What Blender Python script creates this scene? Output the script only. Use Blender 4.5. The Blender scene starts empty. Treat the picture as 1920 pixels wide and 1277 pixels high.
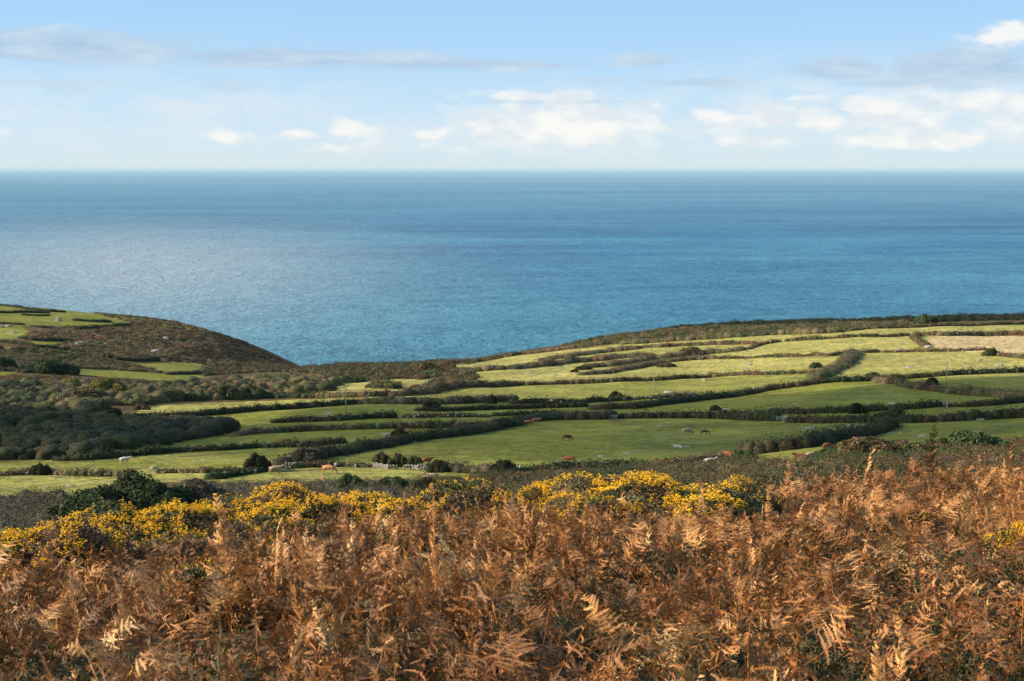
import bpy, bmesh, math, random
import numpy as np
from mathutils import Vector, Matrix, Euler

rng = np.random.default_rng(7)
random.seed(7)
SC = bpy.context.scene
COL = SC.collection
W0, H0, FPX = 1920.0, 1277.0, 2667.0
EYE = 170.0                                     # eye height above the sea

# ------------------------------------------------------------------ camera
PITCH = math.atan((H0 / 2 - 318.5) / FPX)
cam_d = bpy.data.cameras.new('camera')
cam_d.sensor_width = 36.0
cam_d.lens = 36.0 * FPX / W0
cam_d.clip_start = 0.3
cam_d.clip_end = 2.0e6
cam = bpy.data.objects.new('camera', cam_d)
cam.location = (0, 0, EYE)
cam.rotation_euler = (math.pi / 2 - PITCH, 0, 0)
COL.objects.link(cam)
SC.camera = cam
SC.view_settings.view_transform = 'Standard'
SC.view_settings.look = 'None'
SC.view_settings.exposure = 1.2
SC.view_settings.gamma = 1.0

SC.render.engine = 'CYCLES'
SC.cycles.max_bounces = 5; SC.cycles.diffuse_bounces = 2; SC.cycles.glossy_bounces = 2; SC.cycles.transmission_bounces = 2
SC.cycles.use_denoising = True; SC.cycles.sample_clamp_indirect = 3.0

# ------------------------------------------------------------------ sun and sky
SUN_AZ = math.radians(-96)                      # clockwise from +Y (negative = left)
SUN_EL = math.radians(25)
SUN_DIR = Vector((math.sin(SUN_AZ) * math.cos(SUN_EL), math.cos(SUN_AZ) * math.cos(SUN_EL), math.sin(SUN_EL)))
sun_d = bpy.data.lights.new('sun', 'SUN')
sun_d.energy = 5.0
sun_d.angle = math.radians(0.53)
sun_d.color = (1.0, 0.84, 0.62)
sun = bpy.data.objects.new('sun', sun_d)
sun.location = (-300, 0, 400)
sun.rotation_euler = SUN_DIR.to_track_quat('Z', 'Y').to_euler()
COL.objects.link(sun)


class NT:
    """tiny helper for node trees"""
    def __init__(self, nt): self.nt = nt
    def n(self, t, **kw):
        o = self.nt.nodes.new(t)
        for k, v in kw.items(): setattr(o, k, v)
        return o
    def l(self, a, b): self.nt.links.new(a, b)
    def put(self, sock, v):
        if isinstance(v, bpy.types.NodeSocket): self.l(v, sock)
        elif v is not None: sock.default_value = v
    def m(self, op, a=None, b=None, c=None, clamp=False):
        o = self.n('ShaderNodeMath', operation=op); o.use_clamp = clamp
        for i, v in enumerate((a, b, c)): self.put(o.inputs[i], v)
        return o.outputs[0]
    def mix(self, f, a, b, blend='MIX'):
        o = self.n('ShaderNodeMix', data_type='RGBA', blend_type=blend)
        self.put(o.inputs[0], f); self.put(o.inputs[6], a); self.put(o.inputs[7], b)
        return o.outputs[2]
    def ramp(self, f, stops, interp='LINEAR'):
        o = self.n('ShaderNodeValToRGB'); cr = o.color_ramp; cr.interpolation = interp
        while len(cr.elements) < len(stops): cr.elements.new(0.5)
        for e, (p, c) in zip(cr.elements, stops):
            e.position = p; e.color = (c, c, c, 1) if isinstance(c, (int, float)) else (*c, 1)
        self.put(o.inputs[0], f)
        return o.outputs[0]
    def noise(self, vec, scale, detail=4, rough=0.5, dist=0.0):
        o = self.n('ShaderNodeTexNoise')
        self.put(o.inputs['Vector'], vec); o.inputs['Scale'].default_value = scale
        o.inputs['Detail'].default_value = detail; o.inputs['Roughness'].default_value = rough
        o.inputs['Distortion'].default_value = dist
        return o.outputs['Fac']
    def mapping(self, vec, scale=(1, 1, 1), loc=(0, 0, 0), rot=(0, 0, 0)):
        o = self.n('ShaderNodeMapping'); self.put(o.inputs[0], vec)
        o.inputs['Scale'].default_value = scale; o.inputs['Location'].default_value = loc
        o.inputs['Rotation'].default_value = rot
        return o.outputs[0]
    def comb(self, x, y, z):
        o = self.n('ShaderNodeCombineXYZ')
        for i, v in enumerate((x, y, z)): self.put(o.inputs[i], v)
        return o.outputs[0]


def build_world():
    w = bpy.data.worlds.new('World'); SC.world = w; w.use_nodes = True
    t = NT(w.node_tree)
    bg = w.node_tree.nodes['Background']
    tc = t.n('ShaderNodeTexCoord').outputs['Generated']
    sep = t.n('ShaderNodeSeparateXYZ'); t.l(tc, sep.inputs[0])
    x, y, z = sep.outputs
    # clear marine air: the blue sets in low over the horizon
    zz = t.m('ADD', t.m('MULTIPLY', t.m('MAXIMUM', z, 0.0), 2.6), 0.012)
    sky = t.n('ShaderNodeTexSky'); sky.sky_type = 'NISHITA'; sky.sun_disc = False
    sky.sun_elevation = SUN_EL; sky.sun_rotation = SUN_AZ
    sky.altitude = 50; sky.air_density = 1.0; sky.dust_density = 0.35; sky.ozone_density = 2.2
    t.l(t.comb(x, y, zz), sky.inputs[0])
    # cloud field in directions: azimuth and elevation in degrees
    az = t.m('MULTIPLY', t.m('ARCTAN2', x, y), 57.2958)
    el = t.m('MULTIPLY', t.m('ARCSINE', z), 57.2958)
    v = t.comb(az, t.m('MULTIPLY', el, 2.0), 0.0)
    n1 = t.noise(v, 0.62, 8, 0.58, 0.25)
    n2 = t.noise(t.mapping(v, loc=(31, 7, 3)), 0.75, 5, 0.5)
    lowvar = t.noise(t.mapping(v, scale=(1, 0.3, 1), loc=(11.3, 0, 5)), 0.16, 2, 0.5)

    def blob(a0, e0, wa, we):
        da = t.m('DIVIDE', t.m('SUBTRACT', az, a0), wa)
        de = t.m('DIVIDE', t.m('SUBTRACT', el, e0), we)
        r2 = t.m('ADD', t.m('MULTIPLY', da, da), t.m('MULTIPLY', de, de))
        return t.m('EXPONENT', t.m('MULTIPLY', r2, -1.0))

    def total(bl):
        s = None
        for (a0, e0, wa, we, k) in bl:
            b = t.m('MULTIPLY', blob(a0, e0, wa, we), k)
            s = b if s is None else t.m('MAXIMUM', s, b)
        return s
    # white cumulus standing low over the sea
    cum = total([(1.6, 1.7, 4.2, 1.05, 1.15), (1.8, 2.9, 3.2, 0.28, 0.95), (-6.3, 1.6, 1.25, 0.5, 0.95), (-2.9, 1.5, 0.8, 0.35, 0.85),
                 (-11.2, 1.3, 1.0, 0.3, 0.75), (-8.6, 1.35, 0.9, 0.28, 0.75), (8.4, 1.9, 1.6, 0.6, 0.9), (10.2, 2.1, 0.9, 0.5, 0.9),
                 (12.4, 1.9, 1.3, 0.6, 0.85), (11.3, 2.75, 1.2, 0.18, 0.85), (15.6, 2.1, 2.2, 0.9, 0.95), (18.6, 2.2, 2.0, 0.85, 0.95),
                 (18.9, 4.95, 1.5, 0.5, 0.9), (9.5, 1.15, 3.0, 0.35, 0.7), (16.0, 1.1, 5.0, 0.4, 0.75), (-5.0, 0.9, 5.0, 0.25, 0.6), (13.8, 2.2, 1.4, 0.6, 0.8), (24, 2.0, 4.0, 0.9, 0.9), (-24, 1.4, 5, 0.5, 0.8), (34, 2.4, 7, 1.1, 0.9), (-36, 2.2, 6, 1.0, 0.9)])
    cm = t.m('MULTIPLY', t.m('ADD', t.m('MULTIPLY', cum, 0.74), t.m('MULTIPLY', t.m('SUBTRACT', n1, 0.5), 1.7)), t.ramp(cum, [(0.02, 0.0), (0.22, 1.0)]))
    cmask = t.ramp(cm, [(0.12, 0.0), (0.66, 1.0)], 'EASE')
    # grey-blue layer clouds
    st = total([(-18.5, 4.6, 8.0, 0.78, 1.15), (-9.0, 4.35, 6.5, 0.50, 1.1), (-3.0, 4.15, 5.5, 0.34, 1.0), (1.0, 4.1, 2.5, 0.22, 0.9), (5.3, 4.3, 1.5, 0.32, 1.05),
                (3.2, 3.5, 1.8, 0.35, 0.6), (7.2, 3.4, 2.6, 0.32, 0.85), (12.8, 3.85, 2.2, 0.55, 1.15), (17.3, 3.85, 3.2, 0.85, 1.3),
                (15.0, 3.3, 4.5, 0.28, 0.8), (1.0, 2.68, 6.0, 0.10, 0.6), (-11.0, 3.2, 2.6, 0.7, 0.5), (-17.0, 3.2, 5.0, 0.7, 0.5), (23, 4.2, 3.5, 0.9, 1.0),
                (-32, 5.5, 9, 1.2, 1.0), (38, 5.5, 8, 1.2, 0.9)])
    sv = t.comb(t.m('MULTIPLY', az, 0.5), t.m('MULTIPLY', el, 2.2), 4.0)
    n3 = t.noise(sv, 0.75, 7, 0.55, 0.2)
    sm = t.m('ADD', t.m('MULTIPLY', st, 0.7), t.m('MULTIPLY', t.m('SUBTRACT', n3, 0.5), 1.25))
    smask = t.ramp(sm, [(0.22, 0.0), (0.62, 1.0)], 'EASE')
    # general broken cover higher up, out of the picture
    hi = t.m('MULTIPLY', t.ramp(t.noise(t.comb(t.m('DIVIDE', x, t.m('ADD', z, 0.1)), t.m('DIVIDE', y, t.m('ADD', z, 0.1)), 0), 1.3, 6, 0.6), [(0.52, 0.0), (0.66, 0.8)]),
             t.ramp(z, [(0.14, 0.0), (0.25, 1.0)]))
    bank = total([(3.0, 1.9, 5.5, 1.3, 1.0), (14.0, 2.3, 9.0, 1.5, 1.0), (-14.0, 2.2, 10.0, 1.6, 0.75), (-4.0, 1.2, 7.0, 0.8, 0.7), (30, 2.4, 9, 1.4, 0.8), (-34, 2.4, 9, 1.4, 0.8)])
    n4 = t.noise(t.comb(t.m('MULTIPLY', az, 0.8), t.m('MULTIPLY', el, 1.8), 9.0), 0.55, 7, 0.62, 0.3)
    bmask = t.m('MULTIPLY', bank, t.ramp(n4, [(0.36, 0.15), (0.60, 1.0)]))
    K = 3.85
    white = t.mix(t.ramp(n2, [(0.38, 0.0), (0.58, 1.0)]), (0.76 * K, 0.82 * K, 0.87 * K, 1), (1.0 * K, 0.97 * K, 0.92 * K, 1))
    grey = t.mix(t.ramp(n3, [(0.35, 0.0), (0.7, 1.0)]), (0.42 * K, 0.57 * K, 0.75 * K, 1), (0.62 * K, 0.75 * K, 0.86 * K, 1))
    # milky air in the lowest degrees
    veil = t.m('EXPONENT', t.m('MULTIPLY', t.m('MAXIMUM', el, 0.0), -0.29))
    c = t.mix(0.75, sky.outputs[0], (0.33 * K, 0.62 * K, 0.93 * K, 1))
    c = t.mix(t.m('MULTIPLY', veil, 0.92), c, (0.70 * K, 0.80 * K, 0.84 * K, 1))
    c = t.mix(t.m('MULTIPLY', bmask, 0.85), c, (0.79 * K, 0.85 * K, 0.88 * K, 1))
    c = t.mix(t.m('MULTIPLY', smask, 0.84), c, grey)
    c = t.mix(t.m('MULTIPLY', cmask, t.ramp(el, [(0.05, 0.35), (0.16, 0.85)])), c, white)
    c = t.mix(hi, c, (0.8 * K, 0.83 * K, 0.86 * K, 1))
    t.l(c, bg.inputs[0]); bg.inputs[1].default_value = 0.114


build_world()

# ------------------------------------------------------------------ lie of the land
Uk = [-700, -300, 0, 300, 400, 480, 560, 700, 960, 1120, 1300, 1600, 1920, 2300, 2700]
Yfar = [250, 300, 350, 420, 500, 600, 700, 800, 900, 1000]
Vfar = [
    [905, 850, 810, 766, 722, 682, 645, 608, 578, 555],
    [905, 850, 812, 770, 728, 690, 655, 618, 585, 562],
    [905, 850, 815, 775, 735, 700, 668, 632, 600, 578],
    [905, 853, 820, 782, 750, 722, 700, 676, 640, 604],
    [904, 852, 820, 782, 750, 724, 706, 690, 660, 627],
    [903, 852, 819, 781, 750, 725, 708, 698, 680, 653],
    [902, 851, 818, 780, 748, 722, 706, 696, 689, 685],
    [900, 850, 815, 775, 742, 716, 700, 690, 686, 686],
    [895, 845, 812, 775, 745, 715, 692, 676, 667, 666],
    [890, 845, 813, 776, 745, 714, 687, 660, 636, 632],
    [880, 843, 815, 775, 743, 710, 677, 645, 617, 609],
    [843, 820, 792, 755, 722, 685, 650, 622, 606, 599],
    [835, 805, 775, 740, 710, 672, 640, 615, 601, 594],
    [825, 795, 765, 730, 700, 660, 630, 606, 595, 589],
    [820, 790, 760, 725, 695, 655, 625, 602, 592, 586]]
Ynear = [-80, 0, 5, 10, 20, 30, 45, 70, 110, 160, 210]
NL = [-9.8, 2.2, 3.0, 3.9, 6.0, 8.4, 12.4, 19.4, 29.8, 40.7, 49.0]
NR = [-9.8, 2.2, 3.0, 3.75, 5.3, 7.1, 10.2, 15.6, 23.7, 32.8, 41.0]
Dnear = {-700: NL, -300: NL, 0: NL, 300: NL, 400: NL,
         480: [-9.8, 2.2, 3.0, 3.9, 5.95, 8.3, 12.2, 19.2, 29.4, 40.3, 48.7],
         560: [-9.8, 2.2, 3.0, 3.9, 5.92, 8.2, 12.1, 19.0, 29.2, 40.1, 48.5],
         700: [-9.8, 2.2, 3.0, 3.9, 5.88, 8.1, 11.9, 18.6, 28.8, 39.7, 48.2],
         960: [-9.8, 2.2, 3.0, 3.88, 5.8, 7.95, 11.5, 17.9, 27.9, 38.6, 47.2],
         1120: [-9.8, 2.2, 3.0, 3.88, 5.75, 7.9, 11.3, 17.4, 27.2, 37.8, 46.3],
         1300: [-9.8, 2.2, 3.0, 3.85, 5.6, 7.7, 10.9, 16.6, 26.0, 36.3, 44.8],
         1600: NR, 1920: NR, 2300: NR, 2700: NR}
Ycrest = [1150, 1120, 1060, 1010, 1000, 1000, 990, 900, 880, 890, 930, 960, 980, 1000, 1000]


def pchip(xk, yk, x):
    xk = np.asarray(xk, float); yk = np.asarray(yk, float)
    h = np.diff(xk); d = np.diff(yk) / h
    m = np.zeros_like(yk); m[0], m[-1] = d[0], d[-1]
    for i in range(1, len(xk) - 1):
        if d[i - 1] * d[i] > 0:
            w1 = 2 * h[i] + h[i - 1]; w2 = h[i] + 2 * h[i - 1]
            m[i] = (w1 + w2) / (w1 / d[i - 1] + w2 / d[i])
    i = np.clip(np.searchsorted(xk, x) - 1, 0, len(xk) - 2)
    s = (x - xk[i]) / h[i]
    return ((2 * s**3 - 3 * s**2 + 1) * yk[i] + (s**3 - 2 * s**2 + s) * h[i] * m[i]
            + (-2 * s**3 + 3 * s**2) * yk[i + 1] + (s**3 - s**2) * h[i] * m[i + 1])


YF = np.arange(-80, 1701, 1.0)
TF = np.linspace(-0.62, 0.66, 257)


def slope_of(v):                                 # drop per metre forward on the centre line
    cy = (H0 / 2 - v) / FPX
    return (math.sin(PITCH) - cy * math.cos(PITCH)) / (math.cos(PITCH) + cy * math.sin(PITCH))


def build_drop():
    cols = []
    for u, vs, yc in zip(Uk, Vfar, Ycrest):
        ys = Ynear + Yfar
        ds = Dnear[u] + [slope_of(v) * y for v, y in zip(vs, Yfar)]
        ys = ys + [1300]; ds = ds + [ds[-1] + 30]
        c = pchip(ys, ds, np.clip(YF, ys[0], ys[-1]))
        e = np.maximum(YF - yc, 0)
        c = c + np.where(e < 150, 0.0022 * e * e, 0.0022 * 150 * 150 + 0.66 * (e - 150))
        cols.append(np.minimum(c, EYE + 25))
    cols = np.array(cols)
    tk = np.array([(u - 960) / FPX for u in Uk])
    out = np.empty((len(TF), len(YF)))
    tt = np.clip(TF, tk[0], tk[-1])
    for j in range(len(YF)):
        out[:, j] = pchip(tk, cols[:, j], tt)
    return out


DROP = build_drop()


def vnoise(x, y, scale, seed=0):                 # smooth value noise in [-1, 1]
    x = np.asarray(x, float) / scale + seed * 17.3; y = np.asarray(y, float) / scale + seed * 5.7
    xi = np.floor(x).astype(np.int64); yi = np.floor(y).astype(np.int64)
    fx = x - xi; fy = y - yi; fx = fx * fx * (3 - 2 * fx); fy = fy * fy * (3 - 2 * fy)
    def h(a, b):
        n = (a * 374761393 + b * 668265263 + seed * 1442695) & 0x7fffffff
        n = (n ^ (n >> 13)) * 1274126177 & 0x7fffffff
        return ((n ^ (n >> 16)) & 0xffff) / 32767.5 - 1
    return (h(xi, yi) * (1 - fx) + h(xi + 1, yi) * fx) * (1 - fy) + (h(xi, yi + 1) * (1 - fx) + h(xi + 1, yi + 1) * fx) * fy


def gz(X, Y):                                    # ground height
    X = np.asarray(X, float); Y = np.asarray(Y, float)
    T = X / np.hypot(Y, 30.0)
    a = np.clip((T - TF[0]) / (TF[1] - TF[0]), 0, len(TF) - 1.001)
    b = np.clip(Y - YF[0], 0, len(YF) - 1.001)
    i = a.astype(int); j = b.astype(int); fa = a - i; fb = b - j
    d = (DROP[i, j] * (1 - fa) + DROP[i + 1, j] * fa) * (1 - fb) + (DROP[i, j + 1] * (1 - fa) + DROP[i + 1, j + 1] * fa) * fb
    near = np.clip((60 - Y) / 30, 0, 1) * np.clip((Y - 2) / 5, 0, 1)
    d = d - near * (0.30 * vnoise(X, Y, 3.5, 1) + 0.20 * vnoise(X, Y, 1.6, 2))
    mid = np.clip((Y - 60) / 60, 0, 1) * np.clip((Y - 40) / 500, 0, 1)
    d = d - mid * (0.9 * vnoise(X, Y, 45, 3) + 0.35 * vnoise(X, Y, 17, 4))
    return EYE - d


def project(X, Y, Z):                            # world -> photo pixels (1920 wide)
    dz = Z - EYE
    depth = Y * math.cos(PITCH) - dz * math.sin(PITCH)
    depth = np.where(depth < 0.1, 0.1, depth)
    up = Y * math.sin(PITCH) + dz * math.cos(PITCH)
    return W0 / 2 + FPX * X / depth, H0 / 2 - FPX * up / depth


YS = np.arange(170, 1120, 0.5)


def ground_at(u, v, ymin=170):                   # photo pixel -> ground point
    cx = (u - W0 / 2) / FPX; cy = (H0 / 2 - v) / FPX
    dy = math.cos(PITCH) + cy * math.sin(PITCH)
    dz = -math.sin(PITCH) + cy * math.cos(PITCH)
    ys = YS if ymin == 170 else np.arange(ymin, 1120, 0.25)
    k = ys / dy
    g = gz(cx * k, ys)
    hit = np.nonzero(g >= EYE + dz * k)[0]
    i = hit[0] if len(hit) else int(np.argmax(g - (EYE + dz * k)))
    y = ys[i]
    return float(cx * k[i]), float(y), float(g[i])


# ------------------------------------------------------------------ materials
def new_mat(name):
    m = bpy.data.materials.new(name); m.use_nodes = True
    nt = m.node_tree
    for n in list(nt.nodes): nt.nodes.remove(n)
    t = NT(nt); out = t.n('ShaderNodeOutputMaterial')
    b = t.n('ShaderNodeBsdfPrincipled'); t.l(b.outputs[0], out.inputs[0])
    return m, t, b, out


def mat_ground():
    m, t, b, out = new_mat('ground')
    pos = t.n('ShaderNodeNewGeometry').outputs['Position']
    heath = t.n('ShaderNodeAttribute', attribute_name='heath').outputs['Fac']
    dry = t.n('ShaderNodeAttribute', attribute_name='dry').outputs['Fac']
    big = t.noise(t.mapping(pos, scale=(1, 1, 0.2)), 0.022, 4, 0.55)
    med = t.noise(pos, 0.22, 5, 0.6)
    fine = t.noise(t.mapping(pos, scale=(0.6, 1.0, 1)), 1.1, 5, 0.7)
    lush = t.mix(med, (0.115, 0.132, 0.016, 1), (0.195, 0.190, 0.028, 1))
    pale = t.mix(med, (0.36, 0.325, 0.095, 1), (0.51, 0.425, 0.160, 1))
    tan = (0.50, 0.36, 0.20, 1)
    g = t.mix(t.ramp(t.m('ADD', dry, t.m('MULTIPLY', t.m('SUBTRACT', big, 0.5), 0.5)), [(0.0, 0.0), (0.62, 1.0)]), lush, pale)
    g = t.mix(t.ramp(dry, [(0.78, 0.0), (0.98, 1.0)]), g, tan)
    tuss = t.noise(t.mapping(pos, scale=(0.5, 0.8, 1)), 0.7, 4, 0.7)
    g = t.mix(t.ramp(tuss, [(0.46, 0.0), (0.60, 0.90)]), g, (0.075, 0.080, 0.014, 1))
    g = t.mix(t.ramp(t.noise(t.mapping(pos, scale=(0.35, 1.6, 1), rot=(0, 0, 0.12)), 0.10, 4, 0.6), [(0.50, 0.0), (0.72, 0.45)]), g, (0.26, 0.235, 0.10, 1))
    g = t.mix(t.ramp(t.noise(pos, 0.5, 3, 0.7), [(0.62, 0.0), (0.74, 0.5)]), g, (0.26, 0.23, 0.10, 1))
    h = t.mix(t.ramp(t.noise(pos, 0.09, 5, 0.6), [(0.38, 0.0), (0.62, 1.0)]), (0.038, 0.042, 0.018, 1), (0.115, 0.058, 0.026, 1))
    h = t.mix(t.ramp(t.noise(pos, 0.9, 4, 0.7), [(0.45, 0.0), (0.72, 0.7)]), h, (0.10, 0.088, 0.036, 1))
    g = t.mix(1.0, g, t.ramp(t.noise(t.mapping(pos, loc=(50, 20, 0)), 0.045, 4, 0.6), [(0.34, 0.85), (0.66, 1.32)]), 'MULTIPLY')
    g = t.mix(t.ramp(t.noise(t.mapping(pos, loc=(9, 3, 0)), 0.38, 3, 0.6), [(0.63, 0.0), (0.69, 0.75)]), g, (0.060, 0.058, 0.020, 1))
    mud = t.n('ShaderNodeAttribute', attribute_name='mud').outputs['Fac']
    g = t.mix(mud, g, (0.11, 0.075, 0.04, 1))
    c = t.mix(heath, g, h)
    t.l(c, b.inputs['Base Color'])
    b.inputs['Roughness'].default_value = 1.0; b.inputs['Specular IOR Level'].default_value = 0.1
    bump = t.n('ShaderNodeBump'); bump.inputs['Strength'].default_value = 0.9; bump.inputs['Distance'].default_value = 0.6
    t.l(t.m('ADD', fine, t.m('MULTIPLY', med, 2.0)), bump.inputs['Height']); t.l(bump.outputs[0], b.inputs['Normal'])
    return m


def mat_sea():
    m, t, b, out = new_mat('sea')
    pos = t.n('ShaderNodeNewGeometry').outputs['Position']
    sep = t.n('ShaderNodeSeparateXYZ'); t.l(pos, sep.inputs[0])
    px = sep.outputs[0]; py = t.m('MAXIMUM', sep.outputs[1], 10.0)
    ly = t.m('LOGARITHM', py, 2.718)
    # wind lanes of smoother and rougher water; colour bands also paint in cloud shadow
    lv = t.comb(t.m('MULTIPLY', t.m('DIVIDE', px, t.m('POWER', py, 0.85)), 0.55), t.m('MULTIPLY', ly, 3.4), 0)
    lane = t.noise(lv, 1.25, 5, 0.62, 0.35)
    lane2 = t.noise(t.mapping(lv, scale=(1, 3.2, 1), loc=(4, 2, 0)), 1.9, 4, 0.6)
    lanes = t.m('ADD', t.m('MULTIPLY', lane, 0.65), t.m('MULTIPLY', lane2, 0.35))
    c = t.ramp(lanes, [(0.34, (0.018, 0.085, 0.185)), (0.46, (0.024, 0.115, 0.225)), (0.58, (0.036, 0.165, 0.265))])
    shore = t.ramp(ly, [(7.1 / 14, 1.0), (8.1 / 14, 0.0)])
    shore = t.ramp(t.m('DIVIDE', ly, 14.0), [(7.05 / 14, 1.0), (8.05 / 14, 0.0)])
    c = t.mix(t.m('MULTIPLY', shore, 0.8), c, (0.040, 0.165, 0.215, 1))
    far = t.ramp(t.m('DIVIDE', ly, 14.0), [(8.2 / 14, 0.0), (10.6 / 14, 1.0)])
    c = t.mix(t.m('MULTIPLY', far, 0.8), c, (0.19, 0.31, 0.41, 1))  # haze towards the horizon, painted into the water colour
    # waves and ripples
    w1 = t.noise(t.mapping(pos, scale=(0.8, 1, 1), rot=(0, 0, 0.2)), 0.11, 4, 0.7)
    w2 = t.noise(t.mapping(pos, scale=(0.75, 1, 1), rot=(0, 0, -0.15)), 0.022, 6, 0.75)
    w3 = t.noise(t.mapping(pos, scale=(0.7, 1, 1)), 0.0045, 7, 0.8)
    ww = t.m('ADD', t.m('ADD', t.m('MULTIPLY', w1, 0.45), t.m('MULTIPLY', w2, 0.35)), t.m('MULTIPLY', w3, 0.2))
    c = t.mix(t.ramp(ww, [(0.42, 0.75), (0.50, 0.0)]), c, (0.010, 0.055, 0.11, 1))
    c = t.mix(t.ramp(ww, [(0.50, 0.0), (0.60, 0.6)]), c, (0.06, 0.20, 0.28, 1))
    # pale sheen of light off the headland, painted into the water colour
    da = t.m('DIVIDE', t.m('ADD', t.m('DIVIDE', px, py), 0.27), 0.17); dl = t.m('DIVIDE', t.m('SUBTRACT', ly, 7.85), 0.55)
    glint = t.m('EXPONENT', t.m('MULTIPLY', t.m('ADD', t.m('MULTIPLY', da, da), t.m('MULTIPLY', dl, dl)), -1.0))
    c = t.mix(t.m('MULTIPLY', glint, 0.78), c, (0.27, 0.32, 0.35, 1))
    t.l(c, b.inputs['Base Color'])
    b.inputs['IOR'].default_value = 1.333
    t.l(t.ramp(lanes, [(0.35, 0.62), (0.62, 0.42)]), b.inputs['Roughness'])
    b.inputs['Specular IOR Level'].default_value = 0.42
    bump = t.n('ShaderNodeBump'); bump.inputs['Strength'].default_value = 1.0; bump.inputs['Distance'].default_value = 1.0
    h = t.m('ADD', t.m('ADD', t.m('MULTIPLY', w1, 2.2), t.m('MULTIPLY', w2, 7.0)), t.m('MULTIPLY', w3, 22.0))
    t.l(h, bump.inputs['Height']); t.l(bump.outputs[0], b.inputs['Normal'])
    return m


def mat_leaf(name, rough=0.85, trans=0.25, var=0.5):
    """foliage: colour from the mesh's own per-bush tint, broken up by noise"""
    m, t, b, out = new_mat(name)
    col = t.n('ShaderNodeAttribute', attribute_name='Col').outputs['Color']
    pos = t.n('ShaderNodeNewGeometry').outputs['Position']
    n = t.noise(pos, 1.3, 3, 0.7)
    k = t.ramp(n, [(0.3, 1 - var), (0.7, 1 + var * 0.9)])
    c = t.mix(1.0, col, k, 'MULTIPLY')
    t.l(c, b.inputs['Base Color']); b.inputs['Roughness'].default_value = rough
    b.inputs['Specular IOR Level'].default_value = 0.25
    tr = t.n('ShaderNodeBsdfTranslucent'); t.l(c, tr.inputs[0])
    mx = t.n('ShaderNodeMixShader'); mx.inputs[0].default_value = trans
    t.l(b.outputs[0], mx.inputs[1]); t.l(tr.outputs[0], mx.inputs[2]); t.l(mx.outputs[0], out.inputs[0])
    return m


def mat_bracken():
    m, t, b, out = new_mat('bracken')
    rnd = t.n('ShaderNodeObjectInfo').outputs['Random']
    col = t.n('ShaderNodeAttribute', attribute_name='Col').outputs['Color']
    pos = t.n('ShaderNodeNewGeometry').outputs['Position']
    patch = t.noise(pos, 0.55, 3, 0.6)
    f = t.m('ADD', t.m('MULTIPLY', rnd, 0.60), t.m('MULTIPLY', t.m('SUBTRACT', patch, 0.37), 1.5), clamp=True)
    c = t.ramp(f, [(0.0, (0.055, 0.055, 0.018)), (0.12, (0.095, 0.072, 0.024)), (0.28, (0.12, 0.056, 0.020)), (0.50, (0.30, 0.135, 0.044)), (0.72, (0.47, 0.245, 0.090)),
                   (0.90, (0.56, 0.345, 0.165)), (1.0, (0.50, 0.40, 0.19))])
    c = t.mix(1.0, c, col, 'MULTIPLY')
    k = t.ramp(t.noise(pos, 28, 2, 0.6), [(0.3, 0.72), (0.7, 1.25)])
    c = t.mix(1.0, c, k, 'MULTIPLY')
    t.l(c, b.inputs['Base Color']); b.inputs['Roughness'].default_value = 0.6
    b.inputs['Specular IOR Level'].default_value = 0.35
    tr = t.n('ShaderNodeBsdfTranslucent'); t.l(c, tr.inputs[0])
    mx = t.n('ShaderNodeMixShader'); mx.inputs[0].default_value = 0.16
    t.l(b.outputs[0], mx.inputs[1]); t.l(tr.outputs[0], mx.inputs[2]); t.l(mx.outputs[0], out.inputs[0])
    return m


def mat_plain(name, c1, c2, scale=6.0, rough=0.8, spots=None):
    m, t, b, out = new_mat(name)
    tc = t.n('ShaderNodeTexCoord').outputs['Object']
    n = t.noise(tc, scale, 5, 0.65)
    c = t.mix(t.ramp(n, [(0.35, 0.0), (0.65, 1.0)]), (*c1, 1), (*c2, 1))
    if spots: c = t.mix(t.ramp(t.noise(tc, scale * 0.6, 3, 0.5), [(0.56, 0.0), (0.62, 0.8)]), c, (*spots, 1))
    t.l(c, b.inputs['Base Color']); b.inputs['Roughness'].default_value = rough
    b.inputs['Specular IOR Level'].default_value = 0.25
    bump = t.n('ShaderNodeBump'); bump.inputs['Strength'].default_value = 0.5; bump.inputs['Distance'].default_value = 0.05
    t.l(n, bump.inputs['Height']); t.l(bump.outputs[0], b.inputs['Normal'])
    return m


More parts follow.
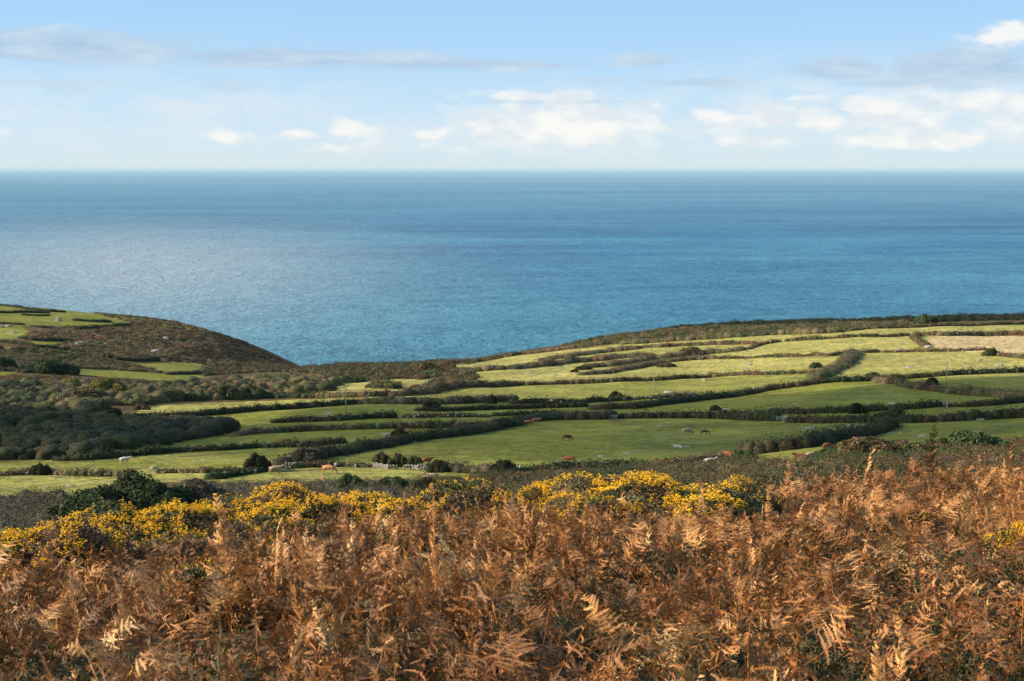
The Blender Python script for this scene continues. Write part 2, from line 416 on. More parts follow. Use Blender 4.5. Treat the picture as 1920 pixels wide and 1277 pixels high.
M_GROUND = mat_ground(); M_SEA = mat_sea(); M_LEAF = mat_leaf('foliage'); M_BRACKEN = mat_bracken()
M_NEAR = mat_leaf('near_foliage', 0.7, 0.2, 0.35)
M_STONE = mat_plain('granite', (0.14, 0.13, 0.12), (0.33, 0.31, 0.27), 3.0, 0.9, (0.14, 0.15, 0.10))
M_WOOD = mat_plain('weathered_wood', (0.16, 0.13, 0.10), (0.30, 0.26, 0.20), 5.0, 0.85)
M_METAL = mat_plain('galvanised_metal', (0.45, 0.47, 0.48), (0.62, 0.63, 0.63), 8.0, 0.5)
M_PORC = mat_plain('glazed_insulator', (0.10, 0.06, 0.04), (0.16, 0.10, 0.07), 8.0, 0.3)
M_COW = {
    'red': mat_plain('red_brown_hide', (0.15, 0.045, 0.02), (0.21, 0.068, 0.028), 2.0, 0.7),
    'dark': mat_plain('dark_brown_hide', (0.085, 0.032, 0.018), (0.13, 0.05, 0.028), 2.0, 0.7),
    'tan': mat_plain('tan_hide', (0.30, 0.135, 0.055), (0.38, 0.19, 0.085), 2.0, 0.75),
    'dun': mat_plain('dun_hide', (0.26, 0.18, 0.115), (0.34, 0.25, 0.165), 2.0, 0.75),
    'cream': mat_plain('cream_hide', (0.40, 0.36, 0.30), (0.54, 0.50, 0.42), 2.0, 0.75),
    'pied': mat_plain('red_and_white_hide', (0.20, 0.065, 0.03), (0.28, 0.10, 0.045), 1.3, 0.7, (0.72, 0.68, 0.6)),
}


# ------------------------------------------------------------------ helpers
def tag(o, label=None, cat=None, group=None, kind=None):
    if label: o['label'] = label
    if cat: o['category'] = cat
    if group: o['group'] = group
    if kind: o['kind'] = kind
    return o


def link(name, me, parent=None, loc=None):
    o = bpy.data.objects.new(name, me); COL.objects.link(o)
    if parent is not None: o.parent = parent
    if loc is not None: o.location = loc
    return o


def np_mesh(name, V, F, mat, col=None, smooth=False):
    """F: (n,3) or (n,4) array, or a list of such arrays"""
    Fs = F if isinstance(F, list) else [F]
    Fs = [f for f in Fs if len(f)]
    me = bpy.data.meshes.new(name)
    V = np.asarray(V, np.float32)
    me.vertices.add(len(V)); me.vertices.foreach_set('co', V.ravel())
    idx = np.concatenate([f.ravel() for f in Fs]).astype(np.int32)
    tot = np.concatenate([np.full(len(f), f.shape[1]) for f in Fs]).astype(np.int32)
    st = np.concatenate([[0], np.cumsum(tot)[:-1]]).astype(np.int32)
    me.loops.add(len(idx)); me.loops.foreach_set('vertex_index', idx)
    me.polygons.add(len(tot)); me.polygons.foreach_set('loop_start', st); me.polygons.foreach_set('loop_total', tot)
    me.polygons.foreach_set('use_smooth', np.full(len(tot), smooth))
    me.update(calc_edges=True)
    if col is not None:
        a = me.color_attributes.new('Col', 'FLOAT_COLOR', 'POINT')
        c4 = np.ones((len(V), 4), np.float32); c4[:, :3] = col
        a.data.foreach_set('color', c4.ravel())
    me.materials.append(mat)
    return me


def set_origin(me, p):                           # move mesh data so that p becomes its origin
    n = len(me.vertices); a = np.empty(n * 3, np.float32); me.vertices.foreach_get('co', a)
    a = a.reshape(-1, 3) - np.asarray(p, np.float32); me.vertices.foreach_set('co', a.ravel())


CS = {}
def cube_sphere(cuts=1):
    if cuts not in CS:
        bm = bmesh.new(); bmesh.ops.create_cube(bm, size=2)
        bmesh.ops.subdivide_edges(bm, edges=bm.edges[:], cuts=cuts, use_grid_fill=True)
        CS[cuts] = (np.array([v.co.normalized()[:] for v in bm.verts]), np.array([[v.index for v in f.verts] for f in bm.faces]))
        bm.free()
    return CS[cuts]


def bush_arrays(C, R, colr, nleaf, leaf, core=0.80, elong=1.0, rough=0.45, vary=0.22, cuts=1, bulge_k=0.30):
    """clumps of leaf-sized faces on lumpy domes. C centres at ground (n,3), R (n,3) radii, colr (n,3)"""
    n = len(C)
    V = []; F = []; K = []; off = 0
    cv, cf = cube_sphere(cuts)
    # each bush has its own bulges, shared by the leaves and what lies under them
    lb = rng.standard_normal((n, 6, 3)); lb[..., 2] = np.abs(lb[..., 2]); lb /= np.linalg.norm(lb, axis=2)[..., None]
    cb = (np.clip((np.einsum('vi,nki->nvk', cv, lb) - 0.72) / 0.28, 0, 1) * bulge_k).max(2)
    vv = cv[None] * R[:, None, :] * (core * (1 + cb * (1.1 if cuts > 2 else 0.0)) * (1 + (0.09 if cuts == 1 else 0.05) * rng.standard_normal((n, len(cv)))))[..., None]
    vv[..., 2] = vv[..., 2] + 0.12 * R[:, None, 2]
    V.append((vv + C[:, None, :]).reshape(-1, 3))
    F.append((cf[None] + (np.arange(n) * len(cv))[:, None, None]).reshape(-1, 4))
    K.append(np.repeat(colr * 0.8, len(cv), 0)); off += n * len(cv)
    m = n * nleaf
    b = np.repeat(np.arange(n), nleaf)
    d = rng.standard_normal((m, 3)); d[:, 2] = np.abs(d[:, 2]) * 0.95 - 0.22
    d /= np.linalg.norm(d, axis=1)[:, None]
    dots = np.einsum('mi,mki->mk', d, lb[b])
    bulge = (np.clip((dots - 0.72) / 0.28, 0, 1) * bulge_k).max(1)
    r = 0.80 + bulge + rng.uniform(-0.10, 0.12, m)
    P = C[b] + d * R[b] * r[:, None]; P[:, 2] += 0.12 * R[b, 2]
    P[:, 2] = np.maximum(P[:, 2], C[b, 2] - 0.3)
    nrm = d + rough * rng.standard_normal((m, 3)); nrm /= np.linalg.norm(nrm, axis=1)[:, None]
    t1 = np.cross(nrm, rng.standard_normal((m, 3))); t1 /= np.linalg.norm(t1, axis=1)[:, None] + 1e-9
    t2 = np.cross(nrm, t1)
    s = leaf * rng.uniform(0.55, 1.35, m)[:, None] if np.isscalar(leaf) else (leaf[b] * rng.uniform(0.55, 1.35, m))[:, None]
    a = s * elong; c = s / elong
    q = np.stack([P - t1 * a * 0.5, P - t2 * c * 0.38 + t1 * a * 0.05, P + t1 * a * 0.5, P + t2 * c * 0.38 - t1 * a * 0.05], 1)
    V.append(q.reshape(-1, 3)); F.append(np.arange(m * 4).reshape(-1, 4) + off)
    kc = colr[b] * rng.uniform(1 - vary, 1 + vary * 1.2, (m, 1)) * (1 + 0.07 * rng.standard_normal((m, 3)))
    K.append(np.repeat(np.clip(kc, 0.004, 1), 4, 0))
    return np.concatenate(V), np.concatenate(F), np.concatenate(K)


PAL = {
    'dark': [(0.019, 0.030, 0.010), (0.026, 0.039, 0.013), (0.034, 0.034, 0.014), (0.045, 0.036, 0.018)],
    'cliff': [(0.016, 0.024, 0.009), (0.022, 0.028, 0.011), (0.026, 0.024, 0.012)],
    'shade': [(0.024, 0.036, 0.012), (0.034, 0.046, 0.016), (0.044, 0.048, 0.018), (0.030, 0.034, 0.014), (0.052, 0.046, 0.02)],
    'holly': [(0.020, 0.036, 0.012), (0.028, 0.046, 0.015), (0.036, 0.050, 0.018)],
    'brown': [(0.10, 0.066, 0.036), (0.125, 0.078, 0.040), (0.075, 0.056, 0.028), (0.060, 0.068, 0.026), (0.125, 0.095, 0.05), (0.05, 0.052, 0.022)],
    'heather': [(0.042, 0.030, 0.016), (0.030, 0.032, 0.014), (0.052, 0.036, 0.020), (0.036, 0.026, 0.014)],  # darkened: shade on the headland end put into the plant colours
    'olive': [(0.105, 0.098, 0.036), (0.125, 0.100, 0.045), (0.075, 0.082, 0.028), (0.13, 0.092, 0.048), (0.05, 0.060, 0.022), (0.035, 0.045, 0.018)],
    'green': [(0.035, 0.062, 0.020), (0.045, 0.072, 0.022), (0.06, 0.078, 0.026)],
    'grey': [(0.085, 0.070, 0.050), (0.070, 0.062, 0.042), (0.06, 0.062, 0.036), (0.095, 0.078, 0.055)],
    'rust': [(0.17, 0.095, 0.046), (0.10, 0.066, 0.036), (0.16, 0.125, 0.062), (0.07, 0.068, 0.03), (0.11, 0.065, 0.034), (0.05, 0.055, 0.024)],
    'gold': [(0.15, 0.135, 0.030), (0.11, 0.115, 0.028), (0.17, 0.14, 0.035)],
    'bluegreen': [(0.026, 0.046, 0.022), (0.034, 0.056, 0.026), (0.04, 0.06, 0.022)],
    'mixed': [(0.030, 0.046, 0.018), (0.085, 0.055, 0.028), (0.06, 0.070, 0.026), (0.10, 0.080, 0.045), (0.045, 0.038, 0.02)],
    'gorse': [(0.040, 0.055, 0.018), (0.055, 0.066, 0.02), (0.10, 0.078, 0.03), (0.11, 0.065, 0.034), (0.08, 0.058, 0.03)],
}


def pick(pal, n):
    p = np.array(PAL[pal]); return p[rng.integers(0, len(p), n)] * rng.uniform(0.8, 1.25, (n, 1))


# ------------------------------------------------------------------ regions of the ground, traced on the land
def inpoly(u, v, poly):
    u = np.asarray(u); v = np.asarray(v); r = np.zeros(u.shape, bool)
    for (x1, y1), (x2, y2) in zip(poly, poly[1:] + poly[:1]):
        c = ((y1 > v) != (y2 > v)) & (u < (x2 - x1) * (v - y1) / (y2 - y1 + 1e-9) + x1)
        r ^= c
    return r


HEATH = [
    [(-900, 480), (560, 640), (700, 683), (850, 672), (845, 690), (870, 700), (800, 715), (780, 742), (480, 752), (300, 760), (240, 775), (150, 780),
     (400, 790), (330, 800), (440, 812), (250, 842), (100, 862), (0, 866), (-900, 880)],
    [(800, 690), (850, 672), (960, 655), (1100, 618), (1300, 590), (1920, 575), (2900, 570), (2900, 598), (1920, 606), (1700, 612), (1560, 624), (1440, 627),
     (1180, 643), (1060, 657), (960, 668), (860, 688)],
    [(-900, 932), (0, 932), (130, 925), (250, 908), (330, 903), (430, 912), (560, 910), (640, 908), (760, 912), (830, 903), (870, 896), (960, 890),
     (1230, 878), (1380, 864), (1480, 866), (1560, 860), (1650, 845), (1750, 845), (1920, 825), (2900, 800), (2900, 1500), (-900, 1500)],
]
MEADOW = [                                       # grass inside the heath
    [(-900, 560), (0, 573), (90, 584), (150, 587), (185, 594), (240, 603), (243, 608), (150, 611), (60, 612), (0, 608), (-900, 600)],
    [(-900, 604), (0, 609), (40, 609), (55, 622), (30, 636), (0, 640), (-900, 640)],
    [(55, 639), (120, 640), (120, 646), (60, 646)],
    [(0, 650), (20, 650), (20, 657), (0, 657)],
    [(150, 692), (180, 690), (300, 698), (385, 702), (380, 713), (290, 713), (190, 706), (150, 702)],
    [(-300, 696), (28, 696), (28, 704), (-300, 704)],
    [(258, 683), (330, 678), (388, 682), (372, 693), (330, 699), (300, 696)],
    [(600, 737), (640, 722), (740, 711), (825, 711), (800, 728), (740, 737), (640, 740)],
    [(828, 689), (960, 671), (1040, 659), (1045, 668), (960, 685), (870, 692)],
]
DRY = [                                          # straw-coloured and paler fields: (amount, polygon)
    (1.0, [(1738, 632), (1800, 629), (2900, 629), (2900, 672), (1920, 670), (1850, 664), (1770, 656), (1745, 648)]),
    (0.42, [(560, 690), (1000, 650), (1440, 600), (2900, 560), (2900, 640), (1740, 636), (1700, 662), (1440, 672), (960, 722), (870, 727), (780, 742), (560, 745)]),
    (0.10, [(780, 742), (960, 724), (1146, 718), (1333, 709), (1440, 704), (1540, 701), (1530, 716), (1250, 742), (960, 752), (800, 752)]),
    (0.36, [(780, 742), (960, 722), (1440, 670), (1610, 660), (2900, 655), (2900, 700), (1700, 706), (1540, 714), (1250, 742), (960, 752), (800, 752)]),
    (0.34, [(240, 780), (300, 755), (480, 745), (780, 738), (740, 756), (480, 765), (330, 778)]),
    (0.20, [(0, 880), (250, 880), (700, 875), (900, 890), (560, 915), (0, 940)]),
    (0.12, [(-900, 604), (0, 609), (40, 609), (55, 622), (30, 636), (0, 640), (-900, 640)]),
]


TRACKS = [[(1668, 812), (1700, 809), (1760, 806), (1860, 800), (1960, 794)], [(1450, 862), (1530, 852), (1600, 838), (1680, 826)], [(1150, 787), (1165, 792)], [(1768, 764), (1775, 770)],
          [(1412, 742), (1440, 737)], [(535, 884), (600, 880), (680, 879)], [(1466, 794), (1490, 798)], [(1165, 797), (1290, 796), (1440, 797)], [(820, 892), (950, 897)], [(100, 868), (240, 863), (420, 851)]]


def build_ground():
    ys = np.concatenate([np.arange(-80, 0, 8.0), np.arange(0, 60, 0.75), np.arange(60, 200, 2.5), np.arange(200, 560, 1.0), np.arange(560, 1060, 1.8), np.arange(1060, 1500, 8.0)])
    ts = np.concatenate([np.linspace(-1.6, -0.48, 30)[:-1], np.linspace(-0.48, 0.48, 520), np.linspace(0.48, 1.6, 30)[1:]])
    Yg, Tg = np.meshgrid(ys, ts, indexing='ij')
    Xg = Tg * np.hypot(Yg, 30.0)
    Zg = gz(Xg, Yg)
    V = np.stack([Xg, Yg, Zg], -1).reshape(-1, 3)
    ny, nx = Yg.shape
    i = np.arange(ny - 1)[:, None] * nx + np.arange(nx - 1)[None]
    F = np.stack([i, i + 1, i + nx + 1, i + nx], -1).reshape(-1, 4)
    me = np_mesh('ground', V, F, M_GROUND, smooth=True)
    jx = V[:, 0] + 1.2 * vnoise(V[:, 0], V[:, 1], 6, 8); jy = V[:, 1] + 1.5 * vnoise(V[:, 0], V[:, 1], 8, 9)
    u, v = project(jx, jy, V[:, 2])
    h = np.zeros(len(V), np.float32)
    for p in HEATH: h[inpoly(u, v, p)] = 1
    for p in MEADOW: h[inpoly(u, v, p)] = 0
    h[(V[:, 1] < 170)] = 1; h[V[:, 1] > 1040] = 1
    d = np.zeros(len(V), np.float32)
    for k, p in DRY[:1] and (DRY[1:2] + DRY[3:] + DRY[2:3] + DRY[:1]): d[inpoly(u, v, p)] = k
    md = np.zeros(len(V), np.float32)            # trodden tracks and gateways
    for q in TRACKS:
        for a, b in zip(q[:-1], q[1:]):
            A = np.array(ground_at(*a))[:2]; B = np.array(ground_at(*b))[:2]; L = B - A
            w = np.clip(((V[:, :2] - A) @ L) / (L @ L), 0, 1); ds = np.linalg.norm(V[:, :2] - (A + w[:, None] * L), axis=1)
            md = np.maximum(md, np.clip(1.5 - ds / 1.6, 0, 1) * np.clip(0.55 + 0.8 * vnoise(V[:, 0], V[:, 1], 4, 61), 0, 0.9))
    for nm, a in (('heath', h), ('dry', d), ('mud', md)):
        at = me.attributes.new(nm, 'FLOAT', 'POINT'); at.data.foreach_set('value', a)
    tag(link('ground', me), kind='structure')


build_ground()


def build_sea():
    n = 96; r = [0.0, 300, 900, 2500, 8000, 30000, 120000, 600000]
    V = [(0, 0, 0)]; F4 = []; F3 = []
    for k in r[1:]:
        for a in range(n): V.append((k * math.sin(2 * math.pi * a / n), k * math.cos(2 * math.pi * a / n), 0))
    for a in range(n): F3.append((0, 1 + (a + 1) % n, 1 + a))
    for k in range(len(r) - 2):
        for a in range(n):
            b = (a + 1) % n; F4.append((1 + k * n + a, 1 + k * n + b, 1 + (k + 1) * n + b, 1 + (k + 1) * n + a))
    me = np_mesh('sea', V, [np.array(F3), np.array(F4)], M_SEA)
    tag(link('sea', me), kind='structure')


build_sea()


# ------------------------------------------------------------------ the cloud overhead that shades the middle fields
def build_cloud():
    m, t, b, out = new_mat('cloud')
    b.inputs['Base Color'].default_value = (0.9, 0.9, 0.92, 1); b.inputs['Roughness'].default_value = 1.0
    tr = t.n('ShaderNodeBsdfTransparent')
    pos = t.n('ShaderNodeNewGeometry').outputs['Position']
    fac = t.ramp(t.noise(pos, 0.008, 4, 0.6), [(0.30, 0.95), (0.64, 0.56)])
    mx = t.n('ShaderNodeMixShader'); t.l(fac, mx.inputs[0])
    t.l(b.outputs[0], mx.inputs[1]); t.l(tr.outputs[0], mx.inputs[2]); t.l(mx.outputs[0], out.inputs[0])
    k = 300.0 / math.tan(SUN_EL)                 # from the fields up towards the sun
    ox, oy = math.sin(SUN_AZ) * k, math.cos(SUN_AZ) * k
    V = []; F = []; off = 0
    bm = bmesh.new(); bmesh.ops.create_icosphere(bm, subdivisions=4, radius=1)
    sv = np.array([v.co[:] for v in bm.verts]); sf = np.array([[v.index for v in f.verts] for f in bm.faces]); bm.free()
    #        ground centre x, y; half-sizes x, y, z
    for (gx, gy, rx, ry, rz) in CLOUD_LOBES:
        d = 1 + 0.10 * vnoise(sv[:, 0] * 3 + gx, sv[:, 1] * 3 + sv[:, 2] * 2, 0.8, 5) + 0.05 * vnoise(sv[:, 0] * 3, sv[:, 1] * 3 + sv[:, 2] * 3, 0.3, 6)
        p = sv * d[:, None] * np.array([rx, ry, rz]) + np.array([gx + ox, gy + oy, 105 + 300])
        V.append(p); F.append(sf + off); off += len(sv)
    me = np_mesh('cloud', np.concatenate(V), np.concatenate(F), m, smooth=True)
    tag(link('cloud', me), kind='structure')


CLOUD_LOBES = [(-250, 335, 170, 76, 22), (-240, 355, 150, 80, 26), (40, 378, 130, 104, 24), (180, 372, 130, 125, 28), (330, 380, 140, 140, 26)]
build_cloud()


# ------------------------------------------------------------------ hedges
def path_points(px, step, ymin=170):
    P = [np.array(ground_at(u, v, ymin)) for u, v in px]
    out = []
    for a, b in zip(P[:-1], P[1:]):
        L = np.linalg.norm(b[:2] - a[:2]); n = max(1, int(L / step))
        for i in range(n): out.append(a[:2] + (b[:2] - a[:2]) * i / n)
    out.append(P[-1][:2])
    out = np.array(out)
    return np.column_stack([out, gz(out[:, 0], out[:, 1])])


def hedge(label, pal, h, w, px, nleaf=72, leaf=0.40, stones=0.0):
    h *= 1.28; w *= 1.2
    C = path_points(px, 1.0)
    n = len(C)
    s = np.arange(n)
    hv = h * (0.82 + 0.26 * vnoise(s, s * 0 + len(label), 7, 3) + 0.16 * vnoise(s, s * 0, 2.6, 4) + 0.06 * rng.standard_normal(n))
    C[:, :2] += rng.uniform(-0.28, 0.28, (n, 2)) * w * 0.5
    C[:, 2] = gz(C[:, 0], C[:, 1])
    R = np.column_stack([w * 0.5 * rng.uniform(0.85, 1.35, n), w * 0.5 * rng.uniform(0.85, 1.35, n), np.maximum(hv, 0.4)]) 
    R[:, 2] *= 0.85
    # colours drift along the hedge
    pc = np.array(PAL[pal]); k = ((vnoise(s, s * 0 + h * 10, 9, 11) * 0.5 + 0.5) * len(pc) + rng.uniform(-0.7, 0.7, n)).astype(int) % len(pc)
    cc = pc[k] * rng.uniform(0.9, 1.5, (n, 1))
    V, F, K = bush_arrays(C, R, cc, nleaf, leaf, core=0.70, rough=0.6, vary=0.38, bulge_k=0.22, cuts=2)
    me = np_mesh('hedge', V, F, M_LEAF, K, smooth=True)
    p0 = C[n // 2].copy(); set_origin(me, p0)
    o = tag(link('hedge', me, loc=p0), label, 'hedge', 'hedges between the fields')
    if stones:
        m = int(n * stones)
        idx = rng.choice(n, max(m, 1), replace=False)
        pp = C[idx].copy(); pp[:, 1] -= w * 0.5 + 0.15; pp[:, 2] += rng.uniform(0.2, 1.0, len(idx)) * h * 0.6
        me2 = stone_mesh(pp, rng.uniform(0.22, 0.5, len(idx)))
        set_origin(me2, p0); tag(link('facing_stones', me2, o), kind='stuff')
    return o


def stone_mesh(P, r, name='stone'):
    cv, cf = cube_sphere(); n = len(P)
    vv = cv[None] * (r[:, None, None] * rng.uniform(0.7, 1.4, (n, 1, 3))) * (1 + 0.14 * rng.standard_normal((n, len(cv), 1)))
    return np_mesh(name, (vv + P[:, None]).reshape(-1, 3), (cf[None] + (np.arange(n) * len(cv))[:, None, None]).reshape(-1, 4), M_STONE)


